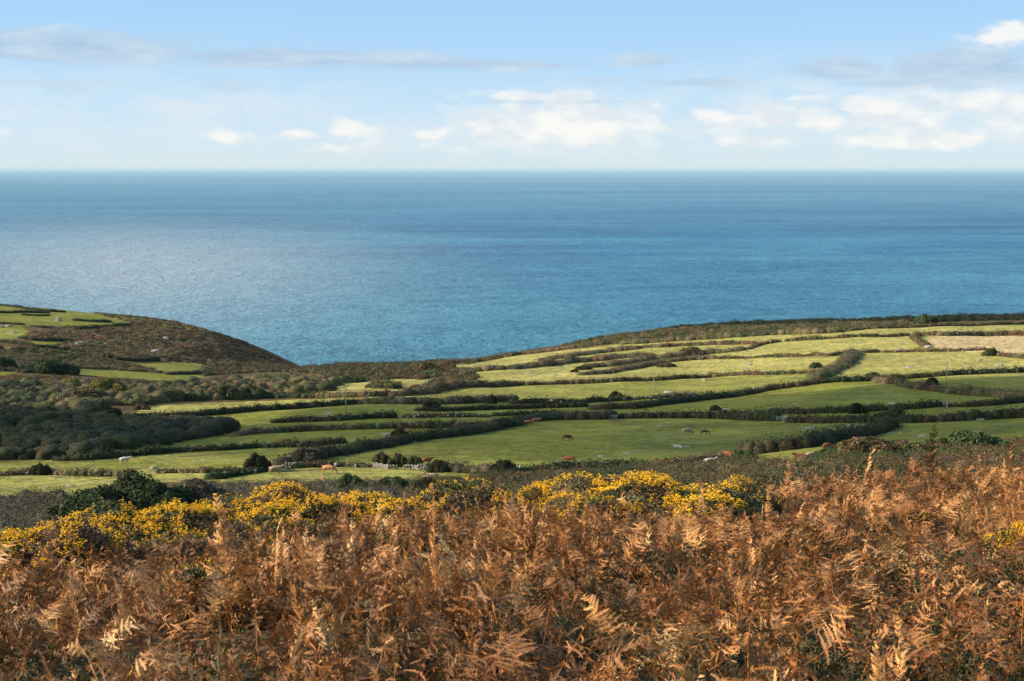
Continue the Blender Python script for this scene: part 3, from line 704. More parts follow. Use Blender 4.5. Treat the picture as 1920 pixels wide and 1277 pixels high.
HEDGES = [
 # --- far right
 ('low brown hedge along the top of the palest right-hand fields, nearest the sea', 'brown', 2.2, 3, [(1664, 616), (1740, 613), (1830, 611), (1925, 608), (2100, 604)]),
 ('straight brown hedge above the pale green field left of the tan field', 'brown', 2.2, 2.6, [(1476, 640), (1530, 637), (1578, 634), (1650, 632), (1703, 630)]),
 ('thick brown hedge along the far side of the tan stubble field', 'brown', 3.0, 3.6, [(1728, 628), (1780, 630), (1840, 630), (1925, 629), (2100, 627)]),
 ('short brown hedge curving down the left end of the tan stubble field', 'brown', 2.4, 3.4, [(1722, 629), (1712, 634), (1722, 642), (1738, 650)]),
 ('patchy hedge below the pale field, ending at the diagonal bushy hedge', 'brown', 1.9, 2.4, [(1440, 670), (1500, 669), (1557, 668), (1600, 661)]),
 ('short hedge stub right of the top of the diagonal bushy hedge', 'brown', 2.0, 2.4, [(1610, 662), (1648, 661)]),
 ('low hedge with pale boulders under the left end of the tan field', 'brown', 1.5, 2.0, [(1660, 661), (1700, 660), (1762, 659), (1847, 657)], 0.1),
 ('knotted hedge dropping to the right edge below the tan field', 'brown', 2.0, 2.6, [(1850, 662), (1868, 667), (1890, 669), (1925, 672), (2050, 676)]),
 ('broad bushy diagonal hedge left of the brightest green field', 'mixed', 2.6, 6.5, [(1603, 663), (1590, 678), (1575, 690), (1552, 702), (1530, 711)]),
 ('long brown hedge under the pale stony field behind the middle telegraph pole', 'brown', 2.2, 2.6, [(960, 723), (1050, 721), (1146, 717), (1240, 713), (1333, 708), (1440, 703), (1540, 700)]),
 ('dark hedge below the brightest green field, passing behind the right-hand pole', 'dark', 2.3, 3.0, [(1690, 711), (1740, 707), (1786, 704), (1850, 701), (1925, 698), (2100, 692)]),
 ('dark hedge rising to the point where the right-hand hedges fork', 'dark', 2.4, 3.2, [(1440, 731), (1500, 724), (1546, 718), (1626, 715), (1690, 712)]),
 ('reddish brown hedge falling to the right from the fork past the right-hand pole', 'brown', 2.6, 3.4, [(1640, 716), (1706, 727), (1773, 736), (1840, 742), (1893, 746), (1960, 750)]),
 ('dark hedge ending at a field gap with a pale gatepost, left side of the gap', 'dark', 2.1, 2.6, [(1445, 776), (1510, 776), (1573, 774), (1653, 770), (1710, 767), (1761, 763)]),
 ('dark hedge with a grey stone face, right side of the field gap', 'dark', 2.1, 2.6, [(1782, 763), (1813, 763), (1866, 760), (1925, 754), (2050, 748)], 0.12),
 ('long dark windswept hedge reaching the right edge above the lowest right field', 'dark', 2.7, 3.2, [(1666, 792), (1706, 793), (1760, 791), (1813, 788), (1925, 782), (2100, 776)]),
 ('dark hedge between the metal gate and the shaded diagonal hedge', 'dark', 2.5, 2.8, [(1478, 792), (1530, 793), (1573, 793), (1630, 793), (1666, 794)]),
 ('tall dark diagonal hedge on the right of the large grazing field', 'dark', 2.9, 3.6, [(1672, 800), (1650, 811), (1610, 821), (1573, 829), (1510, 840), (1440, 849), (1395, 854)]),
 ('low brown hedge continuing the diagonal one down behind the resting cattle', 'brown', 1.5, 2.2, [(1380, 856), (1340, 862), (1306, 866), (1265, 872), (1232, 877)]),
 # --- middle
 ('long dark hedge along the top right of the large grazing field', 'dark', 2.7, 3.0, [(1156, 785), (1200, 784), (1253, 784), (1310, 784), (1360, 785), (1440, 788), (1458, 789)]),
 ('dark hedge with a stony top below the middle telegraph pole, left half', 'dark', 2.3, 2.8, [(960, 757), (1053, 758), (1095, 756), (1133, 753), (1180, 751)], 0.06),
 ('low stone-topped hedge just right of the middle telegraph pole', 'mixed', 1.3, 2.2, [(1180, 751), (1215, 748), (1250, 744), (1300, 741)], 0.5),
 ('dark hedge climbing to the standing stone in the middle distance', 'dark', 2.4, 4, [(1110, 768), (1186, 766), (1253, 758), (1310, 751), (1386, 742), (1410, 738)]),
 ('short dark hedge right of the standing stone', 'dark', 2.2, 2.8, [(1418, 736), (1440, 732), (1462, 727)]),
 ('thick dark hedge along the top left of the large grazing field', 'dark', 3.0, 5, [(975, 790), (1010, 788), (1050, 786), (1090, 786), (1143, 785)]),
 ('dark hedge row with grey stones above the thin upper meadow strip', 'dark', 1.6, 2.2, [(926, 780), (960, 779), (1000, 778), (1050, 778)], 0.1),
 ('long dark diagonal hedge along the left side of the large grazing field', 'dark', 2.7, 4.2, [(538, 873), (570, 866), (605, 858), (650, 850), (693, 843), (735, 835), (768, 828), (810, 822), (856, 817), (905, 809), (960, 799), (975, 793)]),
 ('dark hedge with exposed stones beneath the left telegraph pole', 'dark', 2.1, 2.6, [(512, 793), (560, 791), (605, 790), (650, 788), (693, 785), (740, 784)]),
 ('stony low hedge right of the left telegraph pole, pale granite showing', 'mixed', 1.3, 2.2, [(760, 783), (800, 783), (856, 782), (911, 782)], 0.35),
 ('even brown-topped hedge above the field of the red cattle', 'brown', 2.1, 2.6, [(440, 818), (480, 813), (540, 810), (605, 807), (665, 805), (730, 803), (790, 803), (856, 802), (910, 801), (956, 797)]),
 ('wavy dark hedge under the bright strip of the left telegraph pole', 'dark', 2.2, 2.8, [(205, 787), (260, 785), (320, 783), (400, 778), (480, 771), (530, 768), (580, 765), (630, 761), (680, 757)]),
 ('dark bushy hedge linking the bright strip to the long upper field', 'mixed', 2.8, 5, [(680, 757), (720, 757), (748, 757), (800, 757), (843, 757), (900, 755), (960, 753)]),
 ('dark hedge with a clipped top right of the left pole', 'dark', 1.9, 2.6, [(785, 770), (830, 771), (880, 770), (960, 767), (1020, 765), (1100, 763)]),
 ('clipped olive hedge directly above the bright strip', 'olive', 2.4, 2.6, [(500, 747), (560, 746), (610, 745), (655, 744), (700, 743), (730, 742)]),
 ('brown hedge rising right from the bright strip to the pole field', 'brown', 3.0, 5, [(735, 743), (780, 739), (815, 733), (845, 728), (880, 725), (960, 723)]),
 ('hedge of low brown bushes above the cattle pair in the left field', 'mixed', 1.9, 2.4, [(480, 840), (530, 839), (575, 838), (610, 834), (640, 831)]),
 ('dark lumpy hedge at the edge of the shaded scrub, left', 'dark', 1.9, 2.6, [(108, 864), (150, 863), (190, 861), (250, 855), (316, 849), (370, 846), (421, 844), (480, 840)]),
 ('low bracken-topped hedge across the lowest left field', 'rust', 1.3, 2.0, [(-40, 892), (0, 892), (45, 890), (92, 889), (150, 892), (200, 893), (232, 893)]),
 ('low rusty hedge behind the big dark evergreen, meeting the stone wall', 'rust', 1.0, 1.6, [(300, 887), (332, 887), (380, 887), (440, 885)]),
 ('dark hedge on stones climbing left of the tan cow', 'dark', 1.6, 2.2, [(395, 899), (425, 895), (460, 889), (490, 884)], 0.3),
 ('low mixed hedge behind the tan grazing cow', 'mixed', 1.2, 2.0, [(525, 879), (560, 877), (600, 875), (650, 875), (693, 876)], 0.2),
 ('mixed brown hedge right of the stone wall in the lower middle', 'mixed', 2.3, 2.8, [(800, 880), (835, 884), (866, 886), (890, 888), (918, 888), (956, 886)]),
 ('soft dark green hedge along the bottom of the large grazing field', 'dark', 1.8, 2.8, [(985, 884), (1040, 881), (1100, 879), (1173, 877), (1226, 877)]),
 # --- upper middle
 ('brown hedge along the shore side of the narrow straw-coloured strip', 'brown', 2.4, 7, [(835, 684), (880, 679), (930, 672), (980, 664), (1040, 657), (1075, 652)]),
 ('long brown hedge below the narrow straw-coloured strip', 'brown', 3.0, 7.5, [(838, 700), (890, 697), (960, 692), (1010, 687), (1053, 682), (1093, 678), (1160, 671), (1220, 668)]),
 ('dark heavy hedge tongue ending in the pale pasture', 'brown', 3.0, 6.5, [(1101, 690), (1146, 686), (1190, 680), (1222, 675)]),
 ('stony brown hedge crossing the pale pasture above the middle pole', 'brown', 2.2, 5.5, [(1093, 703), (1146, 699), (1180, 692), (1212, 686), (1253, 679), (1306, 674), (1335, 673)], 0.08),
 ('row of low round bushes level with the knoll, left of the pale boulders', 'mixed', 1.5, 2.4, [(1345, 673), (1380, 673), (1407, 672)]),
 ('thin hedge of dark bushes left of the patchy brown hedge', 'mixed', 1.7, 2.2, [(1416, 671), (1440, 670)]),
 ('brown hedge above the middle pasture strip, upper right of the knoll', 'brown', 2.6, 6.5, [(1235, 672), (1290, 667), (1340, 662), (1391, 657)]),
 ('brown hedge strung between the two upper straw strips', 'brown', 2.3, 4.5, [(1194, 653), (1240, 651), (1280, 648), (1340, 646), (1386, 645), (1413, 645)]),
 ('stony diagonal hedge with pale boulders left of the straight brown hedge', 'brown', 1.8, 2.4, [(1402, 656), (1415, 651), (1430, 646), (1460, 641)], 0.3),
 ('uppermost long hedge of olive bushes under the coastal scrub', 'olive', 3.2, 8, [(1173, 644), (1253, 640), (1333, 635), (1440, 628), (1530, 625), (1570, 622)]),
 ('brown hedge at the left end of the upper straw strips', 'brown', 2.8, 7, [(1020, 676), (1060, 671), (1110, 664), (1150, 659), (1189, 655)]),
 # --- headland, left
 ('dark hedge along the skyline of the left headland field', 'dark', 1.9, 3.0, [(-60, 571), (0, 574), (50, 580), (85, 584), (120, 586)]),
 ('second dark hedge just under the headland skyline', 'dark', 1.8, 3.0, [(-60, 585), (0, 587), (40, 586), (90, 587)]),
 ('dark strip of gorse in the upper headland field', 'dark', 1.2, 2.4, [(42, 591), (70, 592), (90, 592)]),
 ('small dark oval bush row in the headland pasture', 'dark', 1.9, 4.0, [(140, 601), (160, 602), (185, 604), (203, 604)]),
 ('dark hedge along the lower edge of the headland pasture', 'dark', 1.9, 3.0, [(140, 617), (180, 615), (220, 611), (250, 610), (270, 612)]),
 ('brown hedge above the pale patch at the left edge', 'brown', 1.4, 2.6, [(-60, 606), (0, 607), (20, 608), (42, 609)]),
 ('dark gorse hedge on the bracken slope of the headland', 'dark', 2.3, 3.2, [(40, 634), (60, 638), (90, 639), (125, 638)]),
 ('short brown hedge at the corner of the pale headland patch', 'mixed', 1.6, 2.8, [(60, 612), (75, 614), (98, 615)]),
 ('dark hedge sloping across the headland below the boulders', 'dark', 2.6, 3.6, [(160, 658), (190, 668), (220, 674), (255, 677), (295, 676)]),
 ('dark clipped hedge between the two small bright meadows', 'dark', 2.0, 3.0, [(314, 702), (340, 702), (365, 702), (388, 700)]),
 ('long dark hedge under the moor at the left edge', 'dark', 1.8, 3.2, [(-40, 640), (0, 641), (30, 645), (70, 651), (110, 655), (150, 661)]),
 ('brown bracken bank running above the small emerald meadow', 'rust', 1.6, 4.0, [(150, 690), (200, 692), (240, 695), (270, 697), (298, 699)]),
]
for hd in HEDGES:
    hedge(hd[0], hd[1], hd[2], hd[3], hd[4], stones=hd[5] if len(hd) > 5 else 0.0)


# ------------------------------------------------------------------ thickets and heath (nobody could count the bushes)
def thicket(label, pal, poly, spacing, r, h, nleaf, leaf, cat='scrub', not_in=(), name='thicket', jitter=0.5, ymin=95, ymax=1100, dens=1.0, core=None):
    cuts = 4 if r > 2.3 else 1
    core = core or (0.80 if cuts > 1 else 0.68)
    us = [p[0] for p in poly]; tmin = (min(us) - 960) / FPX * 1.04 - 0.01; tmax = (max(us) - 960) / FPX * 1.04 + 0.01
    vmin, vmax = min(p[1] for p in poly), max(p[1] for p in poly)
    vm = []
    for u in (min(us), max(us), 0.5 * (min(us) + max(us))):
        for v in (vmin, vmax): vm.append(ground_at(u, v, 90)[1])
    y0, y1 = max(ymin, min(vm) - 40), min(ymax, max(vm) + 40)
    area = 0.5 * (tmax - tmin) * (y1 * y1 - y0 * y0)
    n = int(area / spacing ** 2 * dens)
    Y = np.sqrt(rng.uniform(y0 * y0, y1 * y1, n)); X = rng.uniform(tmin, tmax, n) * Y
    Z = gz(X, Y); u, v = project(X, Y, Z)
    k = inpoly(u, v, poly)
    for q in not_in: k &= ~inpoly(u, v, q)
    X, Y, Z = X[k], Y[k], Z[k]; n = len(X)
    if n == 0: print('EMPTY', label); return
    s = rng.uniform(1 - jitter, 1 + jitter, n) * (1 + 0.35 * vnoise(X, Y, 18, 21))
    C = np.column_stack([X, Y, Z]); R = np.column_stack([r * s * rng.uniform(0.8, 1.3, n), r * s * rng.uniform(0.8, 1.3, n), h * s * rng.uniform(0.8, 1.15, n)])
    pc = np.array(PAL[pal]); kk = ((vnoise(X, Y, 14, 23) * 0.5 + 0.5) * len(pc) + rng.uniform(-0.9, 0.9, n)).astype(int) % len(pc)
    cc = pc[kk] * rng.uniform(0.75, 1.3, (n, 1))
    V, F, K = bush_arrays(C, R, cc, nleaf, leaf, core=core, cuts=cuts, rough=0.7, vary=0.42, bulge_k=0.24)
    me = np_mesh(name, V, F, M_LEAF, K, smooth=cuts > 1)
    p0 = C.mean(0); p0[2] = gz(p0[0], p0[1]); set_origin(me, p0)
    tag(link(name, me, loc=p0), label, cat, kind='stuff')
    print('thicket', n, label[:40])


thicket('olive and grey rounded scrub filling the valley behind the bright strip', 'olive',
        [(-240, 724), (60, 724), (150, 730), (300, 729), (430, 718), (560, 711), (630, 722), (620, 732), (560, 742), (500, 746), (330, 752), (240, 762), (150, 778), (0, 770), (-240, 765)],
        3.5, 2.6, 2.3, 230, 0.45)
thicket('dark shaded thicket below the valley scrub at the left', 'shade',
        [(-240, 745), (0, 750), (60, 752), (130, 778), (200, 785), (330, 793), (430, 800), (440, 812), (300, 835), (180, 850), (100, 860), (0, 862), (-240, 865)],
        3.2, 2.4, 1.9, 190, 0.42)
thicket('brown and green scrub on the low ground in front of the cove', 'mixed',
        [(390, 680), (480, 686), (560, 690), (700, 683), (835, 674), (840, 690), (862, 702), (800, 712), (740, 710), (640, 720), (600, 700), (500, 697), (380, 706), (385, 690)],
        3.4, 2.2, 1.5, 80, 0.55)
thicket('olive scrub patch around the pale clearing right of the left pole', 'olive',
        [(700, 718), (750, 720), (745, 728), (690, 728)], 3.0, 2.0, 1.3, 80, 0.5)
thicket('brown scrub strip right of the pale clearing', 'brown',
        [(770, 735), (800, 722), (830, 710), (880, 700), (900, 706), (870, 722), (820, 738), (780, 742)], 3.0, 2.0, 1.5, 80, 0.5)
thicket('dark scrub band along the cliff edge at the right', 'cliff',
        [(1095, 634), (1110, 622), (1200, 608), (1300, 600), (1440, 596), (1700, 590), (1925, 584), (2200, 580), (2200, 596), (1925, 600), (1800, 603), (1600, 607), (1440, 611), (1300, 615), (1180, 624)],
        3.6, 2.2, 1.7, 80, 0.65)
thicket('sunlit brown and olive scrub behind the uppermost fields', 'olive',
        [(860, 686), (960, 664), (1050, 648), (1100, 634), (1180, 624), (1300, 615), (1440, 611), (1600, 607), (1700, 606), (1700, 613), (1560, 622), (1440, 626), (1300, 634), (1180, 640), (1060, 655), (960, 668)],
        3.6, 2.2, 1.5, 70, 0.55)
thicket('rusty bracken and heath covering the headland slope', 'rust',
        [(180, 588), (300, 588), (350, 600), (400, 618), (350, 660), (300, 670), (240, 668), (150, 660), (60, 636), (55, 622), (120, 612), (240, 604)],
        3.4, 1.8, 0.75, 46, 0.55, not_in=MEADOW)
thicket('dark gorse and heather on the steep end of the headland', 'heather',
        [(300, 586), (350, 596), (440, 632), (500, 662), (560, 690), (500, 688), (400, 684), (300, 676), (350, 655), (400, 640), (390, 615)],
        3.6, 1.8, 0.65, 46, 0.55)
thicket('brown moor scrub left of the big round evergreens on the slope', 'mixed',
        [(-240, 650), (0, 650), (60, 654), (150, 662), (250, 684), (300, 700), (240, 696), (150, 692), (60, 700), (-240, 700)],
        3.4, 2.1, 1.2, 70, 0.5, not_in=MEADOW)
thicket('pale brown bracken fringe between the small meadows and the valley', 'brown',
        [(-240, 706), (60, 706), (200, 712), (300, 718), (400, 715), (430, 702), (430, 716), (300, 728), (0, 722), (-240, 718)],
        3.0, 1.8, 1.0, 60, 0.45, not_in=MEADOW)
thicket('low hedge-side bracken along the right of the small meadows', 'rust',
        [(385, 672), (430, 676), (560, 690), (540, 692), (430, 690), (390, 684)], 3.0, 1.8, 0.8, 50, 0.45)
thicket('grey leafless scrub between the lowest left field and the gorse', 'grey',
        [(-240, 936), (0, 936), (130, 929), (200, 915), (330, 908), (430, 914), (560, 912), (640, 910), (700, 915), (740, 925), (740, 1010), (-240, 1030)],
        1.35, 1.1, 1.1, 150, 0.15, ymin=120, core=0.55, jitter=0.75, not_in=[[(125, 905), (345, 890), (365, 1030), (110, 1030)]])
thicket('dark brown and green heath below the large grazing field', 'mixed',
        [(740, 915), (830, 905), (870, 898), (960, 893), (1100, 888), (1230, 884), (1290, 884), (1330, 1000), (740, 1010)],
        1.35, 1.1, 1.0, 150, 0.15, ymin=120, core=0.55, jitter=0.75)
thicket('dark low heather just beyond the skyline ferns', 'mixed',
        [(1180, 895), (1480, 860), (1920, 812), (2100, 800), (2100, 1200), (1180, 1200)], 1.0, 0.8, 0.6, 80, 0.11, ymin=43, ymax=112, core=0.5)
thicket('brown bracken heath behind the skyline ferns, right of centre', 'brown',
        [(1230, 884), (1380, 868), (1480, 870), (1500, 990), (1330, 1000)], 1.35, 1.05, 0.8, 150, 0.15, ymin=120, core=0.55, jitter=0.75)
thicket('heath of dark gorse and rusty bracken behind the right-hand ferns', 'gorse',
        [(1480, 872), (1560, 864), (1650, 850), (1750, 850), (1920, 829), (2050, 815), (2050, 930), (1500, 930)], 1.5, 1.15, 0.85, 190, 0.15, ymin=110)


# ------------------------------------------------------------------ single shrubs
def shrub(label, u, v, w, h, pal, cat='shrub', leaf=None, group='bushes dotted over the farmland', ymin=170, dens=1.0, name='shrub', flat=0.75, trunk=False):
    x, y, z = ground_at(u, v, ymin)
    leaf = leaf or max(0.1, y * 0.0008)
    nb = max(9, int(9 * w / h))
    C = np.zeros((nb, 3)); C[:, 0] = x + rng.uniform(-0.5, 0.5, nb) * w * flat; C[:, 1] = y + rng.uniform(-0.5, 0.5, nb) * w * 0.6
    C[0, :2] = (x, y)
    C[:, 2] = gz(C[:, 0], C[:, 1])
    e = 1 - ((C[:, 0] - x) / (w * 0.62)) ** 2
    R = np.column_stack([np.full(nb, w * 0.21) * rng.uniform(0.8, 1.3, nb), np.full(nb, w * 0.20) * rng.uniform(0.8, 1.3, nb), h * 0.86 * np.clip(e, 0.4, 1) * rng.uniform(0.82, 1.05, nb)])
    R[0] = (w * 0.27, w * 0.26, h * 0.86)
    sa = (2 * math.pi * R[:, 0] * (R[:, 0] + 2 * R[:, 2]) / 2).mean()
    cap = 6000 if w * h / (y * y) > 0.0015 else 1400
    leaf = max(leaf, math.sqrt(2.6 * sa / (0.4 * cap)))
    nl = int(np.clip(dens * 2.6 * sa / (leaf * leaf * 0.4), 60, cap))
    V, F, K = bush_arrays(C, R, pick(pal, nb), nl, leaf, core=0.78, rough=0.75, vary=0.45, cuts=6, bulge_k=0.26)
    me = np_mesh('foliage', V, F, M_LEAF, K, smooth=True)
    set_origin(me, (x, y, z))
    root = bpy.data.objects.new(name, None); COL.objects.link(root); root.location = (x, y, z)
    tag(root, label, cat, group)
    link('foliage', me, root)
    # a few woody stems under the leaves
    bm = bmesh.new()
    for k in range(4):
        a = rng.uniform(0, 6.28); tilt = rng.uniform(0.1, 0.5)
        L = h * 0.7
        mt = Matrix.Rotation(a, 4, 'Z') @ Matrix.Rotation(tilt, 4, 'Y') @ Matrix.Translation((0, 0, L / 2 - 0.1))
        bmesh.ops.create_cone(bm, cap_ends=True, segments=6, radius1=0.05 * h * 0.5, radius2=0.02 * h * 0.5, depth=L, matrix=mt)
    sm = bpy.data.meshes.new('stem'); bm.to_mesh(sm); bm.free(); sm.materials.append(M_WOOD)
    link('stem', sm, root)
    return root


SHRUBS = [
 ('large round blue-green evergreen on the headland slope, biggest there', 100, 700, 18, 6.0, 'bluegreen'),
 ('smaller round evergreen against the right foot of the large blue-green one', 122, 702, 9, 3.2, 'green'),
 ('dark evergreen clump at the left edge of the headland slope', 8, 693, 9, 5.5, 'bluegreen'),
 ('yellow-green willow dome, left of the pair in the valley scrub', 132, 733, 10, 4.5, 'gold'),
 ('yellow-green willow dome with a dark right side in the valley scrub', 200, 740, 13, 6.0, 'gold'),
 ('tall grey-green sallow just left of the left telegraph pole wire', 60, 752, 9, 4.5, 'grey'),
 ('grey round sallow right of the pole standing in dark scrub', 160, 758, 11, 5.0, 'olive'),
 ('big olive dome with bare lower stems above the bright strip', 470, 745, 9, 5.0, 'olive'),
 ('olive dome left of the one with bare stems', 425, 747, 10, 4.6, 'olive'),
 ('wide shadowed dome at the right end of the valley scrub', 570, 734, 16, 4.5, 'olive'),
 ('spreading olive bush at the left end of the bright strip', 330, 752, 10, 4.0, 'olive'),
 ('small rusty bush at the left tip of the bright strip', 263, 768, 4.5, 1.8, 'rust'),
 ('dark round hedge-end bush above the shaded strip', 216, 786, 4.5, 3.2, 'dark'),
 ('grey-brown mounded bush at the left end of the shaded strip', 315, 797, 8, 2.4, 'grey'),
 ('dark domed bush poking from the edge of the shaded thicket', 192, 858, 4, 2.6, 'dark'),
 ('dark bush in the middle of the low bracken-topped hedge', 75, 889, 4.2, 2.0, 'dark'),
 ('dark bush beside the two granite gateposts', 482, 884, 4.6, 3.4, 'dark'),
 ('grey-brown dome in the diagonal hedge beside the gateposts', 571, 869, 5.5, 3.2, 'grey'),
 ('dark bush hiding the white cow, in the diagonal hedge', 747, 830, 4.5, 3.6, 'dark'),
 ('left dome of the three gorse bushes behind the stone wall', 715, 872, 3.4, 2.7, 'gorse'),
 ('middle dome of the three gorse bushes behind the stone wall', 745, 875, 3.8, 2.6, 'gorse'),
 ('right dome of the three gorse bushes behind the stone wall', 778, 875, 3.4, 2.1, 'gorse'),
 ('rounded bush with brown tips right of the stone wall end', 820, 885, 3.6, 2.3, 'mixed'),
 ('very dark bush beside the pair of half-hidden red cows', 944, 888, 4.0, 2.6, 'dark'),
 ('green bush before the reddish diagonal hedge end, right of the cream cow', 1392, 870, 4.4, 1.9, 'green'),
 ('windblown thorn leaning right on the hedge left of the middle pole', 1155, 751, 5, 3.2, 'dark'),
 ('round thorn in the hedge left of the windblown one', 922, 757, 4, 3.0, 'dark'),
 ('dark square-topped bush beside the clipped hedge, left of centre', 810, 769, 5, 2.8, 'dark'),
 ('dark bush among flat rocks in the field beyond the large one', 1341, 770, 3.0, 1.7, 'dark'),
 ('knoll of rusty brown thorn in the upper pasture', 1297, 666, 12, 4.2, 'brown'),
 ('lone low bush in the pale stony pasture', 1250, 688, 8, 2.0, 'brown'),
 ('flat dark bush left of the heavy hedge tongue', 1094, 693, 7, 1.9, 'dark'),
 ('smallest dark bush in the pale pasture, left of the flat one', 1077, 698, 3.6, 1.3, 'dark'),
 ('green spiky bush on the hedge under the brightest green field', 1637, 707, 4.5, 1.9, 'green'),
 ('dark bush at the top left of the hedge gap, small and pointed', 1605, 775, 4.5, 2.8, 'dark'),
 ('green thorn at the elbow of the hedges right of the grazing field', 1677, 792, 6.0, 3.6, 'green'),
 ('tuft of dark gorse on the reddish falling hedge', 1748, 722, 4.0, 2.6, 'dark'),
 ('green bush at the middle of the diagonal bushy hedge', 1530, 690, 5.0, 2.4, 'green'),
 ('green knob of bramble at the right end of the low boulder hedge', 1858, 667, 6.5, 3.4, 'olive'),
 ('dark green bush in the coastal scrub, tallest there at the right', 1735, 607, 14, 6.0, 'green'),
 ('dark brown thorn at the left end of the straw-coloured strip', 800, 698, 13, 5.0, 'brown'),
 ('reddish thorn beside the dark one near the straw-coloured strip', 838, 690, 8, 3.4, 'rust'),
 ('dark bush mound at the left of the clearing behind the left pole', 650, 716, 14, 2.6, 'green'),
 ('olive bush island within the pale clearing', 722, 727, 12, 2.2, 'olive'),
 ('reddish bramble mound right of the pale clearing', 782, 735, 7, 2.8, 'rust'),
 ('bright green bush in the hedge rising from the bright strip', 828, 731, 5.5, 3.4, 'green'),
]
for a in SHRUBS: shrub(*a)
# nearer shrubs below the fields
shrub('big dark green evergreen bush behind the yellow gorse, highest in the lower left', 258, 985, 12.5, 6.0, 'holly', leaf=0.13, ymin=112, dens=0.8, group='bushes between the fields and the gorse')
shrub('lower dark green shoulder left of the big evergreen', 172, 985, 8.5, 4.0, 'holly', leaf=0.13, ymin=112, dens=0.8, group='bushes between the fields and the gorse')
shrub('brown-topped round bush right of the big evergreen', 372, 942, 7, 3.2, 'grey', leaf=0.15, ymin=150, group='bushes between the fields and the gorse')
shrub('feathery grey-green sallow at the edge of the tan cow\'s field', 655, 925, 5.0, 2.9, 'green', leaf=0.14, ymin=160, group='bushes between the fields and the gorse')
shrub('dark green rounded bush right of the feathery sallow', 735, 922, 4.6, 2.4, 'green', leaf=0.14, ymin=160, group='bushes between the fields and the gorse')
shrub('dark bush hiding the resting dun cow', 800, 922, 4.4, 2.0, 'dark', leaf=0.14, ymin=160, group='bushes between the fields and the gorse')
shrub('dark green gorse mound left of the other on the right-hand heath', 1625, 868, 8.0, 2.3, 'gorse', leaf=0.15, ymin=150, group='bushes between the fields and the gorse')
shrub('low dark bush in front of the two gorse mounds at the right', 1555, 882, 4.0, 1.5, 'green', leaf=0.14, ymin=150, group='bushes between the fields and the gorse')
shrub('large dark gorse mound on the heath at the far right', 1815, 850, 9.0, 2.6, 'green', leaf=0.15, ymin=150, group='bushes between the fields and the gorse')
shrub('gorse mound between the low dark bush and the far right mound', 1700, 862, 6.0, 1.9, 'gorse', leaf=0.15, ymin=150, group='bushes between the fields and the gorse')


# ------------------------------------------------------------------ boulders, wall, posts, gate
def boulder(label, u, v, w, hgt, group='granite boulders in the fields'):
    x, y, z = ground_at(u, v)
    bm = bmesh.new(); bmesh.ops.create_icosphere(bm, subdivisions=3, radius=1)
    s = rng.uniform(0, 100)
    for q in bm.verts:
        n = 0.22 * float(vnoise(q.co.x * 2 + s, q.co.y * 2 + q.co.z * 1.7, 0.9, 31)) + 0.1 * float(vnoise(q.co.x * 5 + s, q.co.y * 5 + q.co.z * 4, 0.9, 32))
        q.co *= 1 + n
        q.co.x *= w / 2; q.co.y *= w * 0.42; q.co.z = max(q.co.z, -0.3) * hgt
        q.co.z = min(q.co.z, hgt * 0.85)
    me = bpy.data.meshes.new('boulder'); bm.to_mesh(me); bm.free(); me.materials.append(M_STONE)
    o = link('boulder', me, loc=(x, y, z)); o.rotation_euler.z = rng.uniform(-0.4, 0.4)
    tag(o, label, 'boulder', group)


